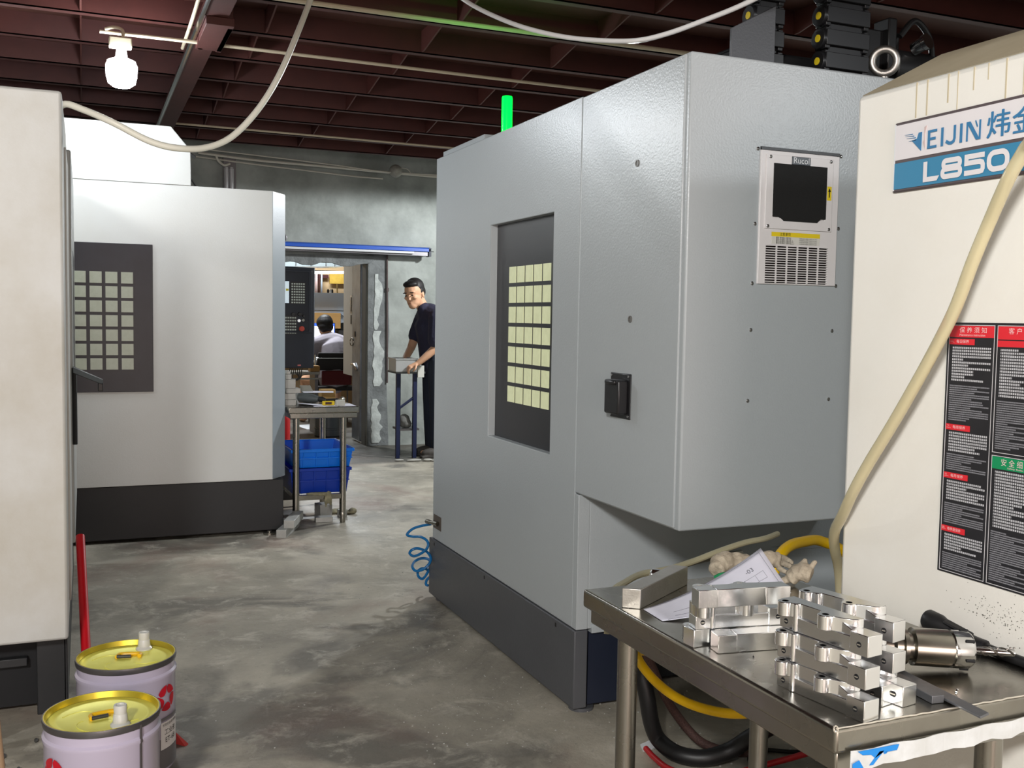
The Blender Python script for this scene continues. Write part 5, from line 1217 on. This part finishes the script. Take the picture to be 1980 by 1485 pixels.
oriented(b, hc, hf, hu, [(( -0.018*s112,0,0.062*s112),(0.094*s112,0.085*s112,0.084*s112)), ((-0.055*s112,0,0.02*s112),(0.062*s112,0.078*s112,0.075*s112)), ((0.045*s112,0,0.094*s112),(0.054*s112,0.070*s112,0.034*s112)), ((-0.012,0.083,0.03),(0.03,0.012,0.035)), ((-0.012,-0.083,0.03),(0.03,0.012,0.035))])
hr = blend(b, 'hair', m_hair, WK, 0.007, 1)
for s_ in (-1, 1):
    e = MB(); oriented(e, MH @ Vector((0.094*s112, s_*0.032*s112, 0.002)), hf, hu, [((0,0,0),(0.006,0.013,0.0055))]); e.build('eye', mat('eye_dark', (30,24,22), 0.3), WK)
    e = MB(); oriented(e, MH @ Vector((0.100*s112, s_*0.034*s112, 0.026*s112)), hf, hu, [((0,0,0),(0.005,0.023,0.005))]); e.build('eyebrow', m_hair, WK)
e = MB(); oriented(e, MH @ Vector((0.100*s112, 0, -0.067*s112)), hf, hu, [((0,0,0),(0.004,0.015,0.003))]); e.build('lips', mat('lips', (150,86,76), 0.5), WK)
b = MB()
limb(b, [(3.145,9.64,1.43),(3.165,9.64,1.34),(3.205,9.65,1.18),(3.245,9.66,0.96)], [0.075,0.152,0.155,0.160])
limb(b, [(3.20,9.44,1.390),(3.16,9.64,1.425),(3.18,9.84,1.390)], [0.094,0.108,0.094])
limb(b, [(3.185,9.435,1.385),(3.165,9.405,1.25),(3.150,9.385,1.165)], [0.094,0.086,0.078])
limb(b, [(3.17,9.85,1.375),(3.10,9.88,1.20)], [0.090,0.076])
limb(b, [(3.095,9.60,1.475),(3.12,9.63,1.445)], [0.066,0.082])
blend(b, 'shirt', mat('navy_shirt', (42,42,62), 0.85, bump=0.4, bscale=40, bdist=0.01), WK, 0.008, 2)
b = MB()
for sy in (-0.10, 0.10): limb(b, [(3.25,9.66+sy*0.9,0.96),(3.24,9.645+sy,0.52),(3.255,9.66+sy,0.10)], [0.118,0.092,0.078])
b.ball((3.25,9.66,0.96), (0.155,0.18,0.10))
blend(b, 'trousers', mat('dark_trousers', (34,40,54), 0.85), WK, 0.010, 2)
for sy in (-0.10, 0.10):
    s_ = MB(); s_.ball((3.20,9.645+sy,0.050), (0.135,0.052,0.050)); s_.box(3.06,3.335,9.60+sy,9.69+sy,0.0,0.022)
    blend(s_, 'shoe', mat('worn_shoe', (70,66,62), 0.7), WK, 0.008, 1)
# the bench by the wall, with a clear tray and a bracket held on it
BN = thing('bench_stand', 'slim dark blue steel stand with diagonal brace by the wall', 'stand', (2.92, 9.6, 0))
m_nv = mat('dark_blue_paint', (26,34,66), 0.4)
for (x, y) in ((2.838,9.60),(3.006,9.59),(2.92,9.86),(3.09,9.85)):
    MB().box(x-0.019, x+0.019, y-0.019, y+0.019, 0, 0.84).build('leg', m_nv, BN, bevel=0.002)
MB().tube([(2.845,9.60,0.49),(3.0,9.59,0.60)], 0.014, 8).build('brace', m_nv, BN)
MB().box(2.81, 3.11, 9.565, 9.88, 0.835, 0.855).build('bench_top', mat('old_bench', (92,96,98), 0.6), BN, bevel=0.002)
MB().box(2.86, 3.06, 9.60, 9.85, 0.27, 0.29).build('shelf', m_rimk, BN)
CT = thing('plastic_tray', 'clear plastic tray held on the wall bench by the standing person', 'tray', (2.9, 9.55, 0.855))
m_clear = mat('clear_plastic', (214,216,214), 0.25, trans=0.55)
MB().frame('Z', 0.860, 0.985, (2.775,2.985,9.46,9.72), (2.785,2.975,9.47,9.71)).box(2.775,2.985,9.46,9.72,0.857,0.863).build('tray_shell', m_clear, CT)
MB().frame('Z', 0.978, 0.990, (2.768,2.992,9.452,9.728), (2.785,2.975,9.47,9.71)).build('rim', m_clear, CT)
tag(MB().box(3.02,3.085,9.535,9.558,0.80,0.915).build('white_plate', mat('plate_white', (196,196,188), 0.5), None, bevel=0.002), 'small white plate fixed at the bench corner under the person', 'plate')
lump('rag_bundle', 'light clutter bundle on the lower shelf of the blue stand', 'bundle', [((2.93,9.68,0.36),(0.06,0.06,0.07)),((2.95,9.66,0.33),(0.05,0.05,0.04))], mat('clutter_grey', (112,112,108), 0.8), 0.01)
lump('floor_clutter', 'crumpled offcuts on the floor at the foot of the blue stand', 'offcuts', [((2.93,9.35,0.012),(0.08,0.03,0.012)),((3.06,9.32,0.014),(0.05,0.03,0.014)),((3.12,9.28,0.012),(0.04,0.02,0.012)),((2.80,9.40,0.01),(0.05,0.02,0.010))], mat('clutter_white', (170,168,160), 0.6), 0.005, 0.006)

# seated person, seen from behind
SP = thing('person', 'seated person in light grey T-shirt seen from behind through the doorway', 'person', (2.93, 12.95, 0))
b = MB()
hc2 = Vector((2.862, 13.02, 1.255)); hf2 = Vector((-0.15, 0.97, -0.15)); hu2 = Vector((0,0,1))
oriented(b, hc2, hf2, hu2, HEAD)
limb(b, [(2.88,12.98,1.19),(2.91,12.95,1.07)], [0.056,0.066])
limb(b, [(2.94,12.91,0.94),(2.95,12.86,0.80),(2.94,12.84,0.56)], [0.13,0.145,0.15])
limb(b, [(2.75,12.92,1.03),(2.94,12.93,1.06),(3.13,12.92,1.02)], [0.06,0.085,0.06])
for (p, q, r_) in (((2.73,12.92,1.02),(2.665,12.98,0.82),(2.72,13.24,0.80)), ((3.14,12.92,1.01),(3.20,12.98,0.82),(3.12,13.24,0.80))):
    limb(b, [p, q], [0.05,0.042]); limb(b, [q, r_], [0.040,0.028])
    hand(b, r_, (0.0,1,0.0), (0,0,-1), 0.9, 0.5)
limb(b, [(2.84,12.90,0.54),(2.72,13.05,0.55),(2.65,13.22,0.55)], [0.085,0.075,0.06]); limb(b, [(2.65,13.22,0.55),(2.64,13.22,0.10)], [0.058,0.04])
limb(b, [(3.04,12.90,0.54),(3.08,13.1,0.55),(3.10,13.32,0.55)], [0.085,0.075,0.06]); limb(b, [(3.10,13.32,0.55),(3.10,13.30,0.10)], [0.058,0.04])
limb(b, [(2.64,13.20,0.05),(2.63,13.38,0.035)], [0.04,0.032]); limb(b, [(3.10,13.28,0.05),(3.10,13.42,0.035)], [0.04,0.032])
blend(b, 'body', m_skin, SP, 0.008, 2)
b = MB(); oriented(b, hc2, hf2, hu2, [((-0.014,0,0.040),(0.112,0.108,0.100)), ((-0.045,0,-0.02),(0.076,0.100,0.078)), ((0.04,0,0.07),(0.07,0.085,0.06)), ((-0.03,0,0.075),(0.085,0.09,0.07))])
h2 = blend(b, 'hair', m_hair, SP, 0.008, 1)
b = MB()
limb(b, [(2.905,12.95,1.085),(2.94,12.92,1.0),(2.95,12.86,0.80),(2.94,12.84,0.58)], [0.095,0.185,0.195,0.195])
limb(b, [(2.745,12.92,1.03),(2.93,12.93,1.065),(3.135,12.92,1.02)], [0.092,0.115,0.092])
limb(b, [(2.735,12.92,1.03),(2.680,12.96,0.88)], [0.088,0.076]); limb(b, [(3.145,12.92,1.02),(3.190,12.96,0.88)], [0.088,0.076])
blend(b, 'shirt', mat('grey_tshirt', (150,144,152), 0.9, bump=0.25, bscale=14, bdist=0.01), SP, 0.009, 2)
b = MB()
limb(b, [(2.85,12.88,0.55),(2.76,13.02,0.56)], [0.105,0.098]); limb(b, [(3.04,12.88,0.55),(3.07,13.06,0.56)], [0.105,0.098]); b.ball((2.94,12.85,0.57),(0.185,0.15,0.10))
blend(b, 'shorts', mat('dark_shorts', (44,44,50), 0.9), SP, 0.010, 2)

# ================================================================ overhead: bulb, conduits, hoses
BL = thing('pendant_bulb', 'lit white LED bulb hanging below the roof purlins over white machine', 'lamp', (0.198, 5.771, 2.64))
bx_, by_, bz_ = 0.198, 5.771, 2.6416
K_ = 0.93
MB().lathe([(a*K_, b_*K_) for a, b_ in ((0,-0.085),(0.045,-0.080),(0.072,-0.060),(0.082,-0.02),(0.084,0.035),(0.074,0.062),(0.045,0.075),(0.03,0.08))], (bx_,by_,bz_), (0,0,1), 32).build('bulb_globe', mat('bulb_glow', (255,255,255), 0.3, emit=125.0, ecol=(240,248,255)), BL)
MB().lathe([(0.030,0.072),(0.026,0.112),(0.020,0.126)], (bx_,by_,bz_), (0,0,1), 20).build('bulb_socket', m_capw, BL)
MB().box(bx_-0.060, bx_+0.051, by_-0.03, by_+0.03, 2.765, 2.818).build('junction_box', mat('box_beige', (206,196,170), 0.5), BL, bevel=0.006)
m_cond = mat('conduit_beige', (196,182,158), 0.5)
MB().tube(smooth_path([(bx_+0.01,by_,2.818),(bx_+0.005,by_,2.860),(bx_-0.035,by_+0.02,2.874),(bx_-0.075,by_+0.05,2.868)],6), 0.0085, 8).build('drop_cable', m_cond, BL)
def pipe(name, label, pts, r, m=None, cat='conduit', n=6, seg=10):
    q = smooth_path(pts, n) if n else pts
    return tag(MB().tube(q, r, seg).build(name, m or m_cond), label, cat)
pipe('conduit', 'beige conduit pipe running from the lit bulb to the main beam', [(0.095,5.831,2.855),(0.35,5.833,2.856),(0.583,5.836,2.857)], 0.0095)
pipe('conduit', 'beige conduit pipe crossing under dark roof steel beyond the main beam', [(0.71,6.275,2.965),(1.6,6.28,2.962),(2.6,6.29,2.958),(4.2,6.30,2.955)], 0.010)
pipe('conduit', 'beige conduit pipe under the green-lit roof bay', [(0.71,5.22,2.965),(1.6,5.23,2.965),(2.6,5.22,2.963),(3.4,5.21,2.962),(6.3,5.2,2.96)], 0.0125)
pipe('conduit', 'thin pale conduit along the dark purlins near the back wall', [(0.72,9.05,2.975),(1.9,9.06,2.972),(3.2,9.07,2.968),(4.5,9.07,2.965)], 0.009)
pipe('metal_conduit', 'shiny metal conduit running along the main beam edge', [(0.574,3.5,2.905),(0.572,6.5,2.905),(0.570,9.3,2.905),(0.57,10.55,2.905)], 0.017, m_chrome, n=0)
pipe('cable', 'beige cable strapped beside the shiny conduit on the beam', [(0.545,3.5,2.945),(0.540,5.0,2.945),(0.545,5.7,2.935),(0.548,6.3,2.93)], 0.010)
# wires sagging along the wall head
m_wire = mat('old_white_wire', (204,200,188), 0.6)
pipe('wall_conduit', 'thick pale pipe along the top of the plaster wall', [(1.05,10.45,2.955),(1.6,10.46,2.925),(2.2,10.46,2.915),(2.9,10.46,2.90),(3.6,10.46,2.89),(5.0,10.46,2.89)], 0.013, m_wire)
pipe('wire', 'thin wire sagging below the thick pale pipe on the wall head', [(1.0,10.53,2.93),(1.6,10.54,2.895),(2.2,10.54,2.865),(2.6,10.54,2.845),(2.93,10.54,2.84)], 0.008, m_wire)
pipe('wire', 'thin wire crossing above the thick pale pipe on the wall head', [(1.1,10.40,2.985),(1.8,10.40,2.955),(2.4,10.40,2.925),(2.9,10.40,2.895),(3.5,10.40,2.90)], 0.006, m_wire)
SB = thing('ball_lamp', 'unlit dusty ball lamp at the top of the plaster wall', 'lamp', (3.035, 10.5, 2.91))
MB().ball((3.035,10.42,2.912), (0.068,0.068,0.068), 20, 14).build('globe', mat('dusty_globe', (170,168,158), 0.35, var=0.6, vscale=12, rgb2=(120,118,110)), SB)
MB().lathe([(0.04,0),(0.035,0.05),(0.02,0.05)], (3.04,10.47,2.93), (0,1,0.1), 18).build('lamp_base', m_wire, SB)
MB().tube(smooth_path([(3.10,10.42,2.95),(3.17,10.43,2.94),(3.22,10.45,2.90),(3.30,10.46,2.905)],6), 0.0035, 6).build('lamp_wire', m_wire, SB)
WF = thing('wall_fitting', 'upright twin chrome fitting on the wall above the white machine shoulder', 'fitting', (1.35, 10.5, 2.6))
for x in (1.325, 1.375): MB().lathe([(0.022,0),(0.022,0.33),(0.018,0.335),(0.018,0.345),(0,0.345)], (x,10.52,2.50), (0,0,1), 16).build('chrome_tube', mat('white_tube', (214,214,216), 0.2, metal=0.3), WF)
MB().box(1.30,1.42,10.54,10.60,2.50,2.95).build('back_plate', m_rimk, WF)
MB().tube(smooth_path([(1.36,10.52,2.88),(1.30,10.50,2.86),(1.24,10.48,2.90),(1.22,10.46,2.95)],6), 0.012, 8).build('feed_cable', m_wire, WF)
tag(MB().lathe([(0.035+0.008*math.cos(2*PI*k/8), 0.008*math.sin(2*PI*k/8)) for k in range(8)], (1.895,10.585,2.18), (0,1,0), 20, closed=True).build('hook_ring', m_rimk), 'small dark ring on the wall above the blue rail', 'ring')
# flexible hoses in front
m_fhose = mat('cream_pvc_hose', (230,228,214), 0.35)
pipe('flexible_hose', 'cream hose sagging from the roof to the near off-white machine', [(-0.10,4.18,2.10),(-0.059,4.102,2.147),(0.007,4.073,2.130),(0.110,4.026,2.083),(0.234,4.025,2.027),(0.335,4.035,2.011),(0.444,4.099,2.032),(0.550,4.168,2.095),(0.661,4.239,2.224),(0.757,4.319,2.384),(0.847,4.403,2.583),(0.920,4.494,2.757),(0.974,4.536,2.908),(0.99,4.55,3.10)], 0.0125, m_fhose, 'hose', seg=12)
pipe('white_cable', 'shiny white cable swagged under the roof above the grey machine', [(1.20,3.95,2.80),(1.291,3.787,2.670),(1.338,3.652,2.572),(1.397,3.512,2.490),(1.460,3.372,2.422),(1.534,3.228,2.367),(1.60,3.095,2.331),(1.665,2.958,2.305),(1.729,2.870,2.313),(1.808,2.784,2.342),(1.884,2.700,2.374),(1.956,2.619,2.418),(2.15,2.42,2.56),(2.28,2.25,2.80),(2.3,2.2,2.96)], 0.0082, mat('glossy_white_cable', (222,222,222), 0.2), 'cable', seg=12)
m_clrh = mat('clear_hose', (222,212,176), 0.15, trans=0.4, ior=1.35)
pipe('clear_hose', 'yellowish clear hose hanging diagonally across the cream machine', [(1.40,1.10,1.95),(1.424,1.206,1.729),(1.435,1.242,1.688),(1.436,1.271,1.647),(1.455,1.324,1.579),(1.459,1.361,1.509),(1.468,1.405,1.426),(1.474,1.462,1.339),(1.478,1.520,1.256),(1.481,1.568,1.190),(1.485,1.626,1.114),(1.490,1.674,1.047),(1.510,1.726,0.987),(1.540,1.785,0.935),(1.583,1.832,0.881),(1.646,1.885,0.80),(1.70,1.93,0.62)], 0.0118, m_clrh, 'hose', seg=14)
pipe('clear_hose', 'dusty clear hose slung under the grey cabinet to the table corner', [(1.90,2.45,0.77),(1.817,2.400,0.772),(1.732,2.380,0.770),(1.629,2.356,0.758),(1.529,2.332,0.743),(1.422,2.290,0.740),(1.318,2.247,0.746),(1.215,2.150,0.757),(1.150,2.085,0.760),(1.11,2.035,0.735),(1.10,2.02,0.68)], 0.0085, mat('dusty_hose', (170,164,136), 0.4), 'hose')
pipe('dark_cable', 'dark hose branching beneath the dusty clear hose', [(1.75,2.42,0.73),(1.60,2.38,0.735),(1.46,2.33,0.728),(1.35,2.28,0.715)], 0.010, mat('dark_hose', (92,92,84), 0.5), 'hose')
